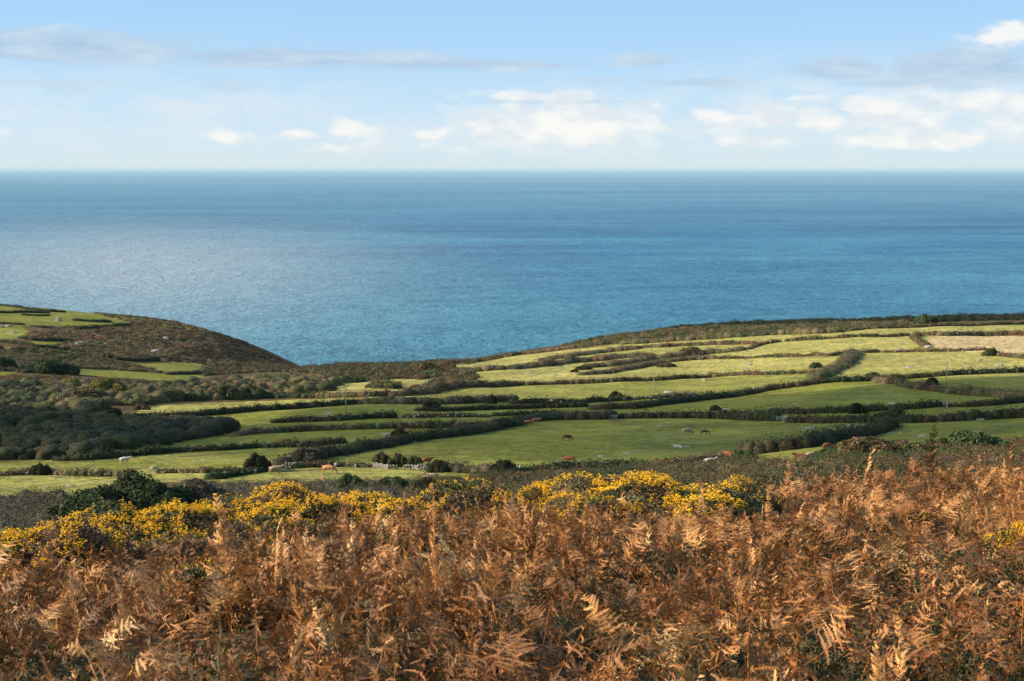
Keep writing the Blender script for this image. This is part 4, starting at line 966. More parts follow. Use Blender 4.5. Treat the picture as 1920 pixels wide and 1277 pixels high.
BOULDERS = [
 ('flat grey slab near the left cow pair of the large grazing field', 1128, 856, 1.9, 0.22), ('flat slab in the large field, between the two single cows and the resting one', 1176, 851, 1.9, 0.24),
 ('faint flat slab above the others in the large field', 1244, 825, 1.2, 0.18), ('flat slab left of the resting cream cow', 1213, 838, 1.3, 0.2),
 ('flat slab right of the resting cream cow', 1288, 838, 1.4, 0.2), ('grey slab in the upper part of the large field under the dark hedge', 1237, 799, 1.3, 0.2),
 ('pale rock spread left of the dark bush beyond the large field', 1332, 769, 2.4, 0.5), ('flat rock right of the dark bush beyond the large field', 1360, 768, 3.2, 0.3),
 ('grey outcrop in the middle pole field, right of the pole', 1256, 736, 4.0, 0.6), ('dark outcrop high in the middle pole field', 1321, 713, 2.8, 0.7),
 ('white boulder in the pale pasture, largest near its right end', 1405, 684, 3.4, 0.7), ('white boulder just below the largest in the pale pasture', 1400, 692, 3.6, 0.5),
 ('pale rock at the top of the pale pasture', 1351, 679, 2.6, 0.5), ('small dark rock near the top hedge of the pale pasture', 1387, 679, 2.0, 0.5),
 ('grey slabs in the left of the stony pasture', 992, 700, 4.0, 0.4), ('pale rocks in the stony pasture left of the lone bush', 1040, 704, 3.4, 0.5),
 ('large pale boulder at the corner of the tan field, left one', 1741, 652, 4.6, 1.5), ('large pale boulder at the corner of the tan field, right one', 1768, 657, 4.2, 1.5),
 ('pale boulder in the hedge above the brightest green field', 1688, 659, 4.6, 1.8), ('pale boulder at the foot of the diagonal bushy hedge', 1568, 692, 3.6, 1.2),
 ('long pale slab beside the foot of the diagonal bushy hedge', 1575, 693, 4.2, 0.7), ('flat stone at the middle of the brightest green field', 1707, 689, 4.4, 0.5),
 ('small stone high in the brightest green field', 1736, 672, 2.0, 0.4), ('stone near the right-hand pole top in the brightest green field', 1815, 687, 2.8, 0.4),
 ('grey rock in the right end of the brightest green field', 1875, 686, 3.6, 0.8), ('low stone under the tan field hedge at the right', 1836, 676, 3.0, 0.5),
 ('stone under the gap in the hedge left of the brightest green field', 1600, 657, 2.8, 1.0), ('flat rock row in the shaded right field', 1629, 757, 2.0, 0.25),
 ('dark rubble in the shaded right field above the hedge gap', 1676, 757, 3.4, 0.3), ('flat slab in the shaded right field, far left', 1492, 758, 2.2, 0.2),
 ('small pale stone alone in the shaded right field', 1659, 743, 0.8, 0.4), ('grey stone in the lowest right field, upper left', 1669, 814, 1.2, 0.3),
 ('flat stone in the lowest right field, centre', 1730, 818, 2.0, 0.2), ('pale stone under the long windswept hedge', 1838, 788, 2.2, 0.5),
 ('flat slab near the right end of the large grazing field', 1520, 803, 2.8, 0.3), ('second flat slab below the right end one of the large grazing field', 1505, 808, 1.4, 0.2),
 ('rocks by the shaded diagonal hedge top, left side', 1597, 800, 4.0, 0.5), ('white boulder on the rust slope of the headland', 311, 636, 4.6, 1.8),
 ('white rock outcrop on the headland beneath the bracken slope', 148, 648, 4.6, 2.4), ('pale rock with a split beside the outcrop on the headland', 153, 645, 3.4, 1.8),
 ('boulder in the headland pasture, centre', 109, 602, 4.4, 1.4), ('flat dark boulder above the centre one in the headland pasture', 110, 597, 4.0, 1.0),
 ('pale rock at the left edge of the headland', 3, 614, 3.0, 1.6), ('grey rock beside the pale one at the left edge', 16, 612, 4.0, 1.4),
 ('grey rock in the middle of the pale headland patch', 25, 624, 3.6, 0.7), ('pale rock on the right of the headland boulder slope', 292, 662, 6.0, 2.4),
 ('pale slab among the bracken of the headland', 196, 646, 5.0, 0.9), ('flat stone in the lowest left field, nearest the bushes', 76, 925, 1.4, 0.14),
 ('flat dark stone in the lowest left field, upper', 131, 911, 1.7, 0.25), ('flat stone in the second left field, right of the cream cow', 317, 855, 1.0, 0.2),
 ('white boulder peeping behind the big evergreen', 288, 880, 1.5, 0.7), ('low stone in the field under the diagonal hedge, left of centre', 778, 829, 1.1, 0.3),
 ('dark flat boulder in the field right of the left pole', 617, 776, 2.8, 0.4), ('pale stone in the hedge top right of the left pole', 916, 757, 2.4, 0.6),
 ('pale stone beside the thin upper meadow strip', 923, 787, 1.8, 0.6), ('white stone in the thin strip above the large field', 1078, 768, 0.8, 0.4),
]
for b_ in BOULDERS: boulder(*b_)
for (u, v, w, hh) in [(1030, 709, 1.4, .3), (1011, 694, 1.2, .3), (1313, 697, 1.6, .3), (1200, 699, 1.6, .3), (1226, 698, 1.2, .2), (1380, 690, 1.5, .3), (1841, 691, 2.0, .3), (1770, 677, 1.4, .25),
                      (1690, 672, 1.3, .25), (1850, 672, 1.6, .3), (1660, 683, 1.2, .2), (1617, 645, 2.2, .4), (1520, 652, 1.8, .3), (1800, 614, 2.6, .5), (1865, 616, 2.6, .5), (1700, 641, 1.6, .3),
                      (1476, 713, 1.0, .3), (1288, 720, 0.9, .3), (1150, 733, 0.9, .2), (1812, 719, 2.2, .25), (1690, 743, 1.4, .2), (1790, 815, 1.6, .18), (1838, 809, 1.2, .15), (1688, 812, 0.8, .3),
                      (1312, 832, 1.0, .12), (1320, 830, 0.9, .12), (1140, 837, 1.2, .12), (1400, 818, 1.0, .12), (1440, 806, 1.2, .15), (382, 862, 0.9, .15), (410, 857, 0.6, .2), (430, 866, 0.8, .2),
                      (85, 913, 1.1, .15), (118, 898, 1.2, .15), (60, 905, 0.8, .1), (30, 915, 0.7, .1), (300, 868, 0.8, .1)]:
    boulder('small flat stone lying in the short pasture grass', u, v, w, hh, 'small stones scattered in the pastures')


def stone_wall(label, px, h):
    P = path_points(px, 0.42)
    pts = []; rr = []
    for x, y, z in P:
        for k in range(int(h / 0.3)):
            pts.append((x + rng.uniform(-.06, .06), y + rng.uniform(-.12, .12), z + 0.12 + k * 0.28)); rr.append(rng.uniform(0.2, 0.28))
    me = stone_mesh(np.array(pts), np.array(rr), 'stone_wall'); p0 = P[0]; set_origin(me, p0)
    tag(link('stone_wall', me, loc=p0), label, 'wall')


stone_wall('grey drystone wall under the left and middle gorse domes', [(697, 876), (712, 878), (728, 880), (744, 880)], 1.15)
stone_wall('short piece of drystone wall under the right gorse dome', [(758, 880), (772, 880), (785, 881)], 1.1)
stone_wall('end piece of drystone wall beside the rounded brown-tipped bush', [(785, 881), (799, 881)], 1.45)
stone_wall('pale stone wall stump at the hedge gap, left of the long dark hedge', [(1143, 786), (1150, 786), (1156, 786)], 1.2)
stone_wall('broken grey wall in the hedge behind the tan cow', [(537, 878), (548, 878), (556, 877)], 1.2)


def granite_post(label, u, v, h, w=0.32):
    x, y, z = ground_at(u, v)
    bm = bmesh.new(); bmesh.ops.create_cube(bm, size=1)
    for q in bm.verts:
        k = 1 - 0.25 * (q.co.z + 0.5)
        q.co = Vector((q.co.x * w * k, q.co.y * w * 0.8 * k, (q.co.z + 0.45) * h))
    bmesh.ops.bevel(bm, geom=bm.edges[:], offset=0.05, segments=2, affect='EDGES')
    me = bpy.data.meshes.new('gatepost'); bm.to_mesh(me); bm.free(); me.materials.append(M_STONE)
    o = link('gatepost', me, loc=(x, y, z)); o.rotation_euler = (rng.uniform(-.05, .05), rng.uniform(-.06, .06), rng.uniform(0, 1))
    tag(o, label, 'gatepost', 'granite gateposts in the field gaps')


granite_post('granite gatepost left of the pair by the dark bush', 517, 881, 1.6)
granite_post('granite gatepost right of the pair by the dark bush', 536, 880, 1.7)
granite_post('pale gatepost at the hedge gap in the shaded right field', 1776, 764, 1.9, 0.5)
granite_post('tall pale standing stone where two dark hedges meet in the middle distance', 1414, 738, 2.6, 1.1)
granite_post('small pale post in the tall shaded diagonal hedge', 1646, 806, 1.8, 0.5)
granite_post('thin pale post in the stony hedge right of the left pole', 855, 783, 2.0, 0.3)


def tube(bm, p, q, r, seg=6, r2=None):
    p, q = Vector(p), Vector(q); d = q - p
    mt = Matrix.Translation((p + q) / 2) @ d.to_track_quat('Z', 'Y').to_matrix().to_4x4()
    bmesh.ops.create_cone(bm, cap_ends=True, segments=seg, radius1=r, radius2=r if r2 is None else r2, depth=d.length, matrix=mt)


def bm_obj(name, bm, mat, parent=None, smooth=False):
    me = bpy.data.meshes.new(name); bm.to_mesh(me); bm.free(); me.materials.append(mat)
    if smooth:
        for p in me.polygons: p.use_smooth = True
    return link(name, me, parent)


def gate():
    x, y, z = ground_at(1467, 789)
    r = bpy.data.objects.new('field_gate', None); COL.objects.link(r); r.location = (x, y, z)
    tag(r, 'small silvery metal field gate where two dark hedges meet', 'gate')
    bm = bmesh.new()
    for zz in (0.3, 0.5, 0.72, 0.95, 1.2): tube(bm, (-1.5, 0, zz), (1.5, 0, zz), 0.03)
    bm_obj('bars', bm, M_METAL, r)
    bm = bmesh.new()
    for xx in (-1.5, 1.5): tube(bm, (xx, 0, 0.2), (xx, 0, 1.25), 0.04)
    tube(bm, (-1.5, 0.03, 0.3), (1.5, 0.03, 1.2), 0.025)
    bm_obj('frame', bm, M_METAL, r)
    for xx in (-1.65, 1.65):
        bm = bmesh.new(); tube(bm, (xx, 0, -0.2), (xx, 0, 1.45), 0.09, 8); bm_obj('post', bm, M_WOOD, r)


gate()


def pole(label, u, v, h, arm=True, rot=0.3):
    x, y, z = ground_at(u, v)
    r = bpy.data.objects.new('telegraph_pole', None); COL.objects.link(r); r.location = (x, y, z); r.rotation_euler.z = rot
    tag(r, label, 'pole', 'wooden telegraph poles in the fields')
    bm = bmesh.new(); tube(bm, (0, 0, -0.4), (0, 0, h), 0.17, 10, 0.11); bm_obj('pole', bm, M_WOOD, r, True)
    if arm:
        bm = bmesh.new(); bmesh.ops.create_cube(bm, size=1, matrix=Matrix.Translation((0, -0.15, h - 0.35)) @ Matrix.Diagonal((1.9, 0.12, 0.14, 1)))
        bm_obj('crossarm', bm, M_WOOD, r)
        xs = (-0.85, 0, 0.85)
    else:
        xs = (-0.16, 0.16)
    for xx in xs:
        bm = bmesh.new(); tube(bm, (xx, -0.15, h - 0.3), (xx, -0.15, h + 0.02), 0.05, 8)
        bmesh.ops.create_cone(bm, cap_ends=True, segments=8, radius1=0.10, radius2=0.05, depth=0.12, matrix=Matrix.Translation((xx, -0.15, h - 0.05)))
        bm_obj('insulator', bm, M_PORC, r)


pole('telegraph pole with a crossarm in the long field left of centre', 649, 776, 8.6, True)
pole('telegraph pole on the stone-topped hedge in the middle distance', 1226, 744, 8.3, False)
pole('telegraph pole behind the reddish hedge at the right', 1774, 730, 9.2, False)
pole('telegraph pole standing in the dark scrub at the far left', 119, 784, 9.0, False)


# ------------------------------------------------------------------ cattle
def skin_mesh(name, verts, edges, radii, mats, sub=1):
    me = bpy.data.meshes.new(name + '_skel'); me.from_pydata(verts, edges, [])
    o = bpy.data.objects.new(name + '_skel', me); COL.objects.link(o)
    sk = o.modifiers.new('skin', 'SKIN'); o.modifiers.new('sub', 'SUBSURF').levels = sub
    if not me.skin_vertices: 
        bm = bmesh.new(); bm.from_mesh(me); bm.verts.layers.skin.verify(); bm.to_mesh(me); bm.free()
    for i, r in enumerate(radii):
        me.skin_vertices[0].data[i].radius = r if isinstance(r, tuple) else (r, r)
        me.skin_vertices[0].data[i].use_root = (i == 0)
    dg = bpy.context.evaluated_depsgraph_get(); dg.update()
    res = bpy.data.meshes.new_from_object(o.evaluated_get(dg)); res.name = name
    bpy.data.objects.remove(o); bpy.data.meshes.remove(me)
    res.materials.clear()
    for m in mats: res.materials.append(m)
    for p in res.polygons: p.use_smooth = True
    return res


def cow_mesh(pose, seed=0):
    V = [(0.0, 0, 1.0), (-0.45, 0, 1.03), (-0.82, 0, 1.08), (0.42, 0, 1.03), (0.74, 0, 1.1)]
    R = [(0.36, 0.42), (0.33, 0.38), (0.27, 0.29), (0.32, 0.38), (0.23, 0.30)]
    E = [(0, 1), (1, 2), (0, 3), (3, 4)]
    lie = pose == 'lying'
    dz = -0.58 if lie else 0.0
    def add(p, r, par): V.append(p); R.append((r, r) if not isinstance(r, tuple) else r); E.append((par, len(V) - 1)); return len(V) - 1
    if pose == 'grazing':
        n1 = add((1.02, 0.02, 0.92), (0.17, 0.2), 4); n2 = add((1.25, 0.05, 0.58), (0.12, 0.14), n1)
        h1 = add((1.38, 0.06, 0.34), (0.12, 0.13), n2); h2 = add((1.5, 0.08, 0.08), (0.075, 0.08), h1)
        ear = (1.32, 0.06, 0.44)
    else:
        n1 = add((1.0, 0.02, 1.24), (0.16, 0.2), 4); n2 = add((1.2, 0.06, 1.38), (0.12, 0.15), n1)
        h1 = add((1.38, 0.1, 1.38), (0.12, 0.13), n2); h2 = add((1.66, 0.14, 1.22), (0.075, 0.08), h1)
        ear = (1.26, 0.08, 1.46)
    for s in (-1, 1):
        e = add((ear[0], ear[1] + s * 0.14, ear[2] + 0.02), 0.045, n2 if pose == 'grazing' else h1)
        add((ear[0] - 0.04, ear[1] + s * 0.27, ear[2] - 0.01), 0.025, e)
    if not lie:
        for s, k in ((-1, 0.08), (1, -0.07)):
            a = add((0.60 + k * .3, s * 0.2, 0.72), 0.125, 4); b = add((0.60 + k, s * 0.19, 0.42), 0.075, a); add((0.60 + k, s * 0.19, 0.22), 0.055, b)
            add((0.62 + k, s * 0.19, 0.03), 0.065, len(V) - 1)
            a = add((-0.72 - k, s * 0.2, 0.74), (0.15, 0.18), 2); b = add((-0.86 - k, s * 0.19, 0.46), 0.08, a); c = add((-0.84 - k, s * 0.19, 0.22), 0.055, b)
            add((-0.80 - k, s * 0.19, 0.03), 0.065, c)
    else:
        for s in (-1, 1):
            a = add((0.68, s * 0.28, 0.78), 0.12, 4); b = add((0.95, s * 0.3, 0.66), 0.07, a); add((0.72, s * 0.34, 0.62), 0.055, b)
            a = add((-0.6, s * 0.36, 0.80), 0.16, 2); b = add((-0.25, s * 0.46, 0.68), 0.08, a); add((-0.5, s * 0.5, 0.62), 0.055, b)
    t1 = add((-1.08, 0.0, 1.16), 0.05, 2); t2 = add((-1.16, 0.02, 0.8), 0.03, t1); add((-1.15, 0.04, 0.42 if not lie else 0.64), 0.045, t2)
    V = [(x, y, z + dz) for x, y, z in V]
    me = skin_mesh('cow', V, E, R, [M_COW['red']])
    return me


COWM = {p: cow_mesh(p) for p in ('grazing', 'standing', 'lying')}
COWS = [
 # label, u, v of feet, pose, heading degrees (0 = facing right), hide, size
 ('cream cow standing alone in the second field at the lower left', 234, 869, 'standing', 12, 'cream', 0.92),
 ('red cow behind the low hedge, left of the close pair in the left field', 523, 837, 'grazing', 175, 'red', 0.95),
 ('red cow behind the low hedge, right of the close pair in the left field', 538, 833, 'grazing', 10, 'red', 0.95),
 ('red cow beside a dark calf above the dark round bush', 751, 812, 'grazing', 350, 'red', 1.0),
 ('small dark red calf next to the red cow above the dark round bush', 763, 814, 'standing', 335, 'dark', 0.7),
 ('white cow half hidden by the dark round bush', 726, 822, 'standing', 200, 'cream', 0.9),
 ('red and white cow against the dark hedge, left of two', 990, 797, 'grazing', 170, 'pied', 0.95),
 ('red and white cow against the dark hedge, right of two', 1005, 795, 'standing', 5, 'pied', 1.1),
 ('dark brown cow grazing alone near the middle of the large field', 1063, 826, 'grazing', 8, 'dark', 1.0),
 ('bright red cow grazing towards the left at the foot of the large field', 1068, 868, 'grazing', 165, 'red', 1.0),
 ('dun cow grazing near a dark one in the upper right of the large field', 1288, 815, 'grazing', 5, 'dun', 1.12),
 ('dark brown cow grazing right of the dun one in the large field', 1321, 815, 'grazing', 350, 'dark', 0.9),
 ('cream cow lying down in the large field below the dun one', 1272, 841, 'lying', 160, 'cream', 0.95),
 ('dark red cow lying at the bottom hedge of the large field', 1260, 867, 'lying', 185, 'dark', 1.0),
 ('dun cow behind the low brown hedge, beside the cream one', 1318, 861, 'lying', 190, 'tan', 1.0),
 ('cream cow resting in front of the low brown hedge', 1331, 868, 'lying', 15, 'cream', 1.1),
 ('red cow at the end of the diagonal hedge, facing the hedge', 1367, 861, 'standing', 140, 'red', 1.0),
 ('rust cow grazing turned away in the narrow field below the diagonal hedge', 1550, 850, 'grazing', 50, 'red', 0.95),
 ('red cow lying behind the heath below the diagonal hedge', 1504, 864, 'lying', 180, 'red', 0.85),
 ('dun cow lying right of the red one behind the heath', 1521, 865, 'lying', 10, 'dun', 0.8),
 ('orange cow showing its back above the gorse mound at the right', 1618, 838, 'standing', 175, 'tan', 0.9),
 ('orange tan cow grazing in the open field under the stone wall', 617, 888, 'grazing', 345, 'tan', 1.15),
 ('dun cow standing beside the granite gateposts', 517, 889, 'standing', 10, 'dun', 1.1),
 ('orange tan cow seen from behind at the bottom edge of the open field', 606, 909, 'grazing', 290, 'tan', 0.95),
 ('red cow mostly hidden by grey scrub at the bottom of the open field', 549, 913, 'standing', 175, 'red', 0.9),
 ('dun cow resting behind the dark bush in the open field', 810, 903, 'standing', 180, 'dun', 1.05),
 ('red cow behind the hedge right of the stone wall', 801, 871, 'standing', 15, 'red', 0.95),
 ('dark red cow, left of the pair in the corner by the dark bush', 971, 902, 'standing', 80, 'dark', 0.95),
 ('red cow, right of the pair in the corner by the dark bush', 987, 904, 'standing', 195, 'red', 1.15),
 ('small cream calf standing above the dark corner bush', 976, 881, 'standing', 100, 'cream', 0.5),
]
for lab, u, v, pose, hd, hide, sz in COWS:
    x, y, z = ground_at(u, v)
    o = link('cow', COWM[pose], loc=(x, y, z)); o.rotation_euler.z = math.radians(hd); o.scale = (sz * 1.03,) * 3
    o.material_slots[0].link = 'OBJECT'; o.material_slots[0].material = M_COW[hide]
    tag(o, lab, 'cow', 'cattle grazing in the fields')


# ------------------------------------------------------------------ flowering gorse in the near slope
def gorse_proto(seed, bloom):
    r = np.random.default_rng(seed)
    nb = 11
    C = np.column_stack([r.uniform(-0.65, 0.65, nb), r.uniform(-0.5, 0.5, nb), r.uniform(0.0, 0.06, nb)])
    C[0] = (0, 0, 0)
    R = np.column_stack([r.uniform(0.42, 0.62, nb), r.uniform(0.42, 0.6, nb), r.uniform(0.62, 0.88, nb)])
    V, F, K = bush_arrays(C, R, pick('gorse', nb) * 0.95, 4200, 0.05, core=0.76, elong=1.8, rough=0.8, vary=0.4, bulge_k=0.14, cuts=5)
    fol = np_mesh('foliage', V, F, M_NEAR, K)
    # flowers sit on the tips, most of them on the top
    nc = int(4000 * bloom)
    b = r.integers(0, nb, nc)
    d = r.standard_normal((nc, 3)); d[:, 2] = np.abs(d[:, 2]) + 0.32; d /= np.linalg.norm(d, axis=1)[:, None]
    P = C[b] + d * R[b] * r.uniform(0.97, 1.07, nc)[:, None]; P[:, 2] += 0.12 * R[b, 2]
    clump = vnoise(P[:, 0] * 4, P[:, 1] * 4 + P[:, 2] * 3, 1.0, seed) > 0.0
    P = P[clump]; d = d[clump]; nc = len(P)
    up = d * 0.5 + np.array([0, 0, 0.8]) + 0.3 * r.standard_normal((nc, 3)); up /= np.linalg.norm(up, axis=1)[:, None]
    k = 5                                        # blossoms along each spike
    j = np.repeat(np.arange(nc), k)
    P = P[j] + up[j] * r.uniform(-0.025, 0.022, (nc * k, 1)) + 0.013 * r.standard_normal((nc * k, 3)); d = d[j]; n = nc * k
    t1 = np.cross(d, r.standard_normal((n, 3))); t1 /= np.linalg.norm(t1, axis=1)[:, None]
    nn = d + 0.6 * r.standard_normal((n, 3)); nn /= np.linalg.norm(nn, axis=1)[:, None]; t2 = np.cross(nn, t1); t2 /= np.linalg.norm(t2, axis=1)[:, None]
    s = r.uniform(0.008, 0.013, n)[:, None]
    q = np.stack([P - t1 * s, P + t2 * s, P + t1 * s, P - t2 * s, P + nn * s * 1.1], 1)
    f = np.array([[0, 1, 4], [1, 2, 4], [2, 3, 4], [3, 0, 4]])
    FF = (f[None] + (np.arange(n) * 5)[:, None, None]).reshape(-1, 3)
    kc = np.array([0.84, 0.52, 0.014]) * r.uniform(0.75, 1.1, (n, 1)); kc[:, 1] *= r.uniform(0.75, 1.12, n)
    flo = np_mesh('flowers', q.reshape(-1, 3), FF, M_FLOWER, np.repeat(kc, 5, 0))
    return fol, flo


M_FLOWER = mat_leaf('gorse_flower', 0.6, 0.3, 0.08)
GP = [gorse_proto(11, 1.0), gorse_proto(12, 1.0), gorse_proto(13, 0.75), gorse_proto(14, 0.25)]


def gorse(label, u, vtop, y, w, hgt, proto=None):
    """stands where the bearing u meets distance y; vtop only reports how high it reaches"""
    x = (u - 960) / FPX * (y * 1.02)
    z = float(gz(x, y)) - 0.08
    r = bpy.data.objects.new('gorse_bush', None); COL.objects.link(r); r.location = (x, y, z)
    r.rotation_euler.z = rng.uniform(0, 6.28)
    r.scale = (w * 1.35, w * 1.2, hgt * 0.96)
    tag(r, label, 'gorse bush', 'flowering gorse bushes behind the bracken')
    k = int(rng.integers(0, 3)) if proto is None else proto
    link('foliage', GP[k][0], r); tag(link('flowers', GP[k][1], r), kind='stuff')
    pu, pv = project(np.array(x), np.array(y), np.array(z + hgt * 0.98))
    print('gorse %4d want %4d got %4d' % (u, vtop, pv))


GORSE = [
 ('dark-based gorse bush at the left edge, nearest the bracken', 5, 968, 20, 1.25, 1.25),
 ('yellow gorse bush second from the left edge', 75, 968, 23, 1.1, 1.1),
 ('densely flowering gorse dome below the evergreen shoulder', 150, 950, 25, 1.3, 1.25),
 ('flowering gorse under the left foot of the big evergreen', 215, 962, 25.5, 1.2, 1.1),
 ('flowering gorse centred under the big evergreen', 285, 958, 26, 1.2, 1.15),
 ('flowering gorse below the brown-topped bush', 350, 948, 27, 1.2, 1.15),
 ('yellow gorse bush where the bloom begins to rise, left of the crest', 415, 950, 27, 1.2, 1.15),
 ('bushy gorse between the grey scrub and the crest dome', 475, 945, 27.5, 1.2, 1.1),
 ('gorse on the left shoulder of the crest dome', 530, 935, 28, 1.25, 1.25),
 ('highest yellow gorse dome of the left half', 600, 924, 29, 1.6, 1.32),
 ('gorse with a dark right side next to the highest dome', 660, 930, 28, 1.3, 1.25),
 ('half-flowering gorse below the feathery sallow', 715, 938, 28, 1.0, 0.95, 3),
 ('small yellow gorse clump left of the leafy green one', 790, 922, 29.5, 1.15, 1.25),
 ('leafy green gorse with almost no bloom near the centre', 895, 910, 30, 1.2, 1.35, 3),
 ('grey-green gorse left of the leafy one, few flowers', 848, 915, 29.5, 0.9, 1.2, 3),
 ('small gorse just left of the centre yellow patch', 955, 925, 29, 0.9, 1.15),
 ('round yellow gorse patch right of the centre', 1025, 910, 30, 1.1, 1.25),
 ('yellow gorse joined to the right of the round patch', 1075, 912, 30, 0.9, 1.15),
 ('bright yellow gorse at the left end of the right-hand mound', 1150, 908, 29, 1.4, 1.0),
 ('bright yellow gorse in the middle of the right-hand mound', 1205, 901, 29.5, 1.5, 1.02),
 ('yellow-topped gorse at the right end of the mound, dark underneath', 1275, 898, 29, 1.5, 1.12),
 ('gorse with thin bloom right of the mound', 1345, 893, 31, 1.0, 1.15, 2),
 ('gorse with thin bloom under the first tall skyline frond', 1395, 890, 31, 1.0, 1.1, 3),
 ('small yellow gorse at the right edge among bracken', 1912, 975, 17.5, 0.45, 0.9),
]
for a in GORSE: gorse(*a)
for (u, vt, y, w, hg) in [(130, 985, 21.5, .7, .8), (330, 990, 21.5, .7, .75), (455, 985, 22, .8, .85), (560, 1000, 20.5, .7, .8), (30, 1030, 16.5, .6, .75), (1700, 930, 22, .6, .6), (410, 1070, 13.5, .55, .8)]:
    gorse('low sparse gorse sprig growing among the dead bracken', u, vt, y, w, hg, 3)


# ------------------------------------------------------------------ bracken
def frond_mesh(kind, seed):
    """one dead fern frond, about one metre tall, standing on its stalk at the origin"""
    r = np.random.default_rng(seed)
    V = []; F3 = []; F4 = []; K = []
    def quad(a, b, c, d, col):
        i = len(V); V.extend([a, b, c, d]); K.extend([col] * 4); F4.append((i, i + 1, i + 2, i + 3))
    def tri(a, b, c, col):
        i = len(V); V.extend([a, b, c]); K.extend([col] * 3); F3.append((i, i + 1, i + 2))
    H = 1.0
    nst = 14
    lean = r.uniform(0.05, 0.22) if kind != 'arch' else r.uniform(0.75, 1.15)
    az = r.uniform(0, 6.28) * 0
    curl = r.uniform(0.5, 1.5)
    ax = []
    p = np.array([0.0, 0, 0]); th = r.uniform(-0.05, 0.12)
    for k in range(nst + 1):
        ax.append(p.copy())
        f = k / nst
        th += (lean / nst * 2.0) * (0.3 + 1.6 * f ** 2) * (1 if kind != 'arch' else 1.3)
        if kind == 'plume' and f > 0.85: th += 0.25 * curl
        p = p + np.array([math.sin(th), 0.03 * r.standard_normal(), math.cos(th)]) * (H / nst)
    ax = np.array(ax)
    ax[:, 1] += np.cumsum(0.012 * r.standard_normal(nst + 1))
    def axis(f):
        s = f * nst; i = min(int(s), nst - 1); return ax[i] + (ax[i + 1] - ax[i]) * (s - i)
    stem = (1.25, 0.95, 0.6)
    for k in range(nst):                         # stalk
        w0 = 0.0055 * (1 - k / nst) + 0.0012; w1 = 0.0055 * (1 - (k + 1) / nst) + 0.0012
        a, b = ax[k], ax[k + 1]
        for dx, dy in ((1, 0), (0, 1)):
            e0 = np.array([dx, dy, 0]) * w0; e1 = np.array([dx, dy, 0]) * w1
            quad(a - e0, a + e0, b + e1, b - e1, stem)
    if kind == 'stalk':
        npin, f0, L0 = 9, 0.45, 0.07
    elif kind == 'plume':
        npin, f0, L0 = 15, 0.30, 0.17
    elif kind == 'arch':
        npin, f0, L0 = 15, 0.30, 0.24
    else:                                        # crumpled
        npin, f0, L0 = 12, 0.25, 0.21
    for k in range(npin):
        f = f0 + (0.99 - f0) * (k / (npin - 1)) ** 0.9
        base = axis(f); up = axis(min(f + 0.03, 1.0)) - axis(max(f - 0.03, 0)); up /= np.linalg.norm(up) + 1e-9
        g = (f - f0) / (1 - f0)
        L = L0 * (1 - g) ** 0.75 * (0.55 + 0.45 * min(1, (g + 0.12) * 4)) + 0.018
        for s in (-1, 1):
            if r.uniform() < (0.08 if kind != 'crumple' else 0.18): continue
            side = np.cross(up, np.array([1.0, 0, 0]) if kind != 'crumple' else r.standard_normal(3)); side = side / (np.linalg.norm(side) + 1e-9) * s
            side = side + 0.25 * r.standard_normal(3)
            if kind == 'plume': d = side * 0.75 + up * 0.55
            elif kind == 'arch': d = side + up * 0.25
            else: d = side * 0.8 + up * 0.1 + 0.35 * r.standard_normal(3)
            d /= np.linalg.norm(d)
            ns = 9
            q = base.copy(); pts = [q.copy()]; dd = d.copy()
            bend = {'plume': r.uniform(0.5, 1.7), 'arch': r.uniform(0.2, 0.9), 'crumple': r.uniform(1.0, 2.4), 'stalk': 1.5}[kind]
            ll = L * r.uniform(0.75, 1.15)
            for j in range(ns):
                dd = dd + (np.array([0.25, 0, -0.9]) * 0.5 if kind != 'plume' else (np.array([0.9, 0, 0.15]) - side * 0.7) * 0.5) * bend / ns * (0.6 + j / ns)
                dd /= np.linalg.norm(dd); q = q + dd * ll / ns; pts.append(q.copy())
            tone = r.uniform(0.65, 1.3) * {'plume': 1.2, 'arch': 1.0, 'crumple': 0.72, 'stalk': 1.15}[kind]
            col = (tone, tone * r.uniform(0.9, 1.04) * (1.0 if kind != 'crumple' else 0.85), tone * r.uniform(0.8, 1.05) * (1.0 if kind != 'crumple' else 0.75))
            for j in range(ns):
                a, b = pts[j], pts[j + 1]
                t = b - a; t /= np.linalg.norm(t) + 1e-9
                nn = np.cross(t, up); nn /= np.linalg.norm(nn) + 1e-9
                wv = np.cross(nn, t)
                pl = (0.037 if kind != 'stalk' else 0.020) * (1 - j / ns * 0.75) * min(1, ll / 0.09)
                bl = pl * 0.22
                quad(a - wv * bl, a + wv * bl, b + wv * bl * 0.85, b - wv * bl * 0.85, col)
                for s2 in (-1, 1):
                    fold = 0.5 * r.standard_normal()
                    o = (wv * s2 + nn * fold * 0.6 + t * 0.55); o /= np.linalg.norm(o)
                    tip = a + o * pl * r.uniform(0.7, 1.2)
                    bw = ll / ns * 0.60
                    mid = (a + tip) * 0.5
                    quad(a - t * bw * 0.25, mid + t * bw * 0.35, tip + t * bw * 0.35, mid - t * bw * 0.75, col)
    F = []
    if F4: F.append(np.array(F4))
    if F3: F.append(np.array(F3))
    return np_mesh('frond_' + kind, np.array(V), F, M_BRACKEN, np.array(K))


FRONDS = [frond_mesh('plume', 1), frond_mesh('plume', 2), frond_mesh('plume', 3), frond_mesh('arch', 4), frond_mesh('arch', 5), frond_mesh('arch', 6),
          frond_mesh('crumple', 7), frond_mesh('crumple', 8), frond_mesh('crumple', 9), frond_mesh('crumple', 10), frond_mesh('stalk', 11)]


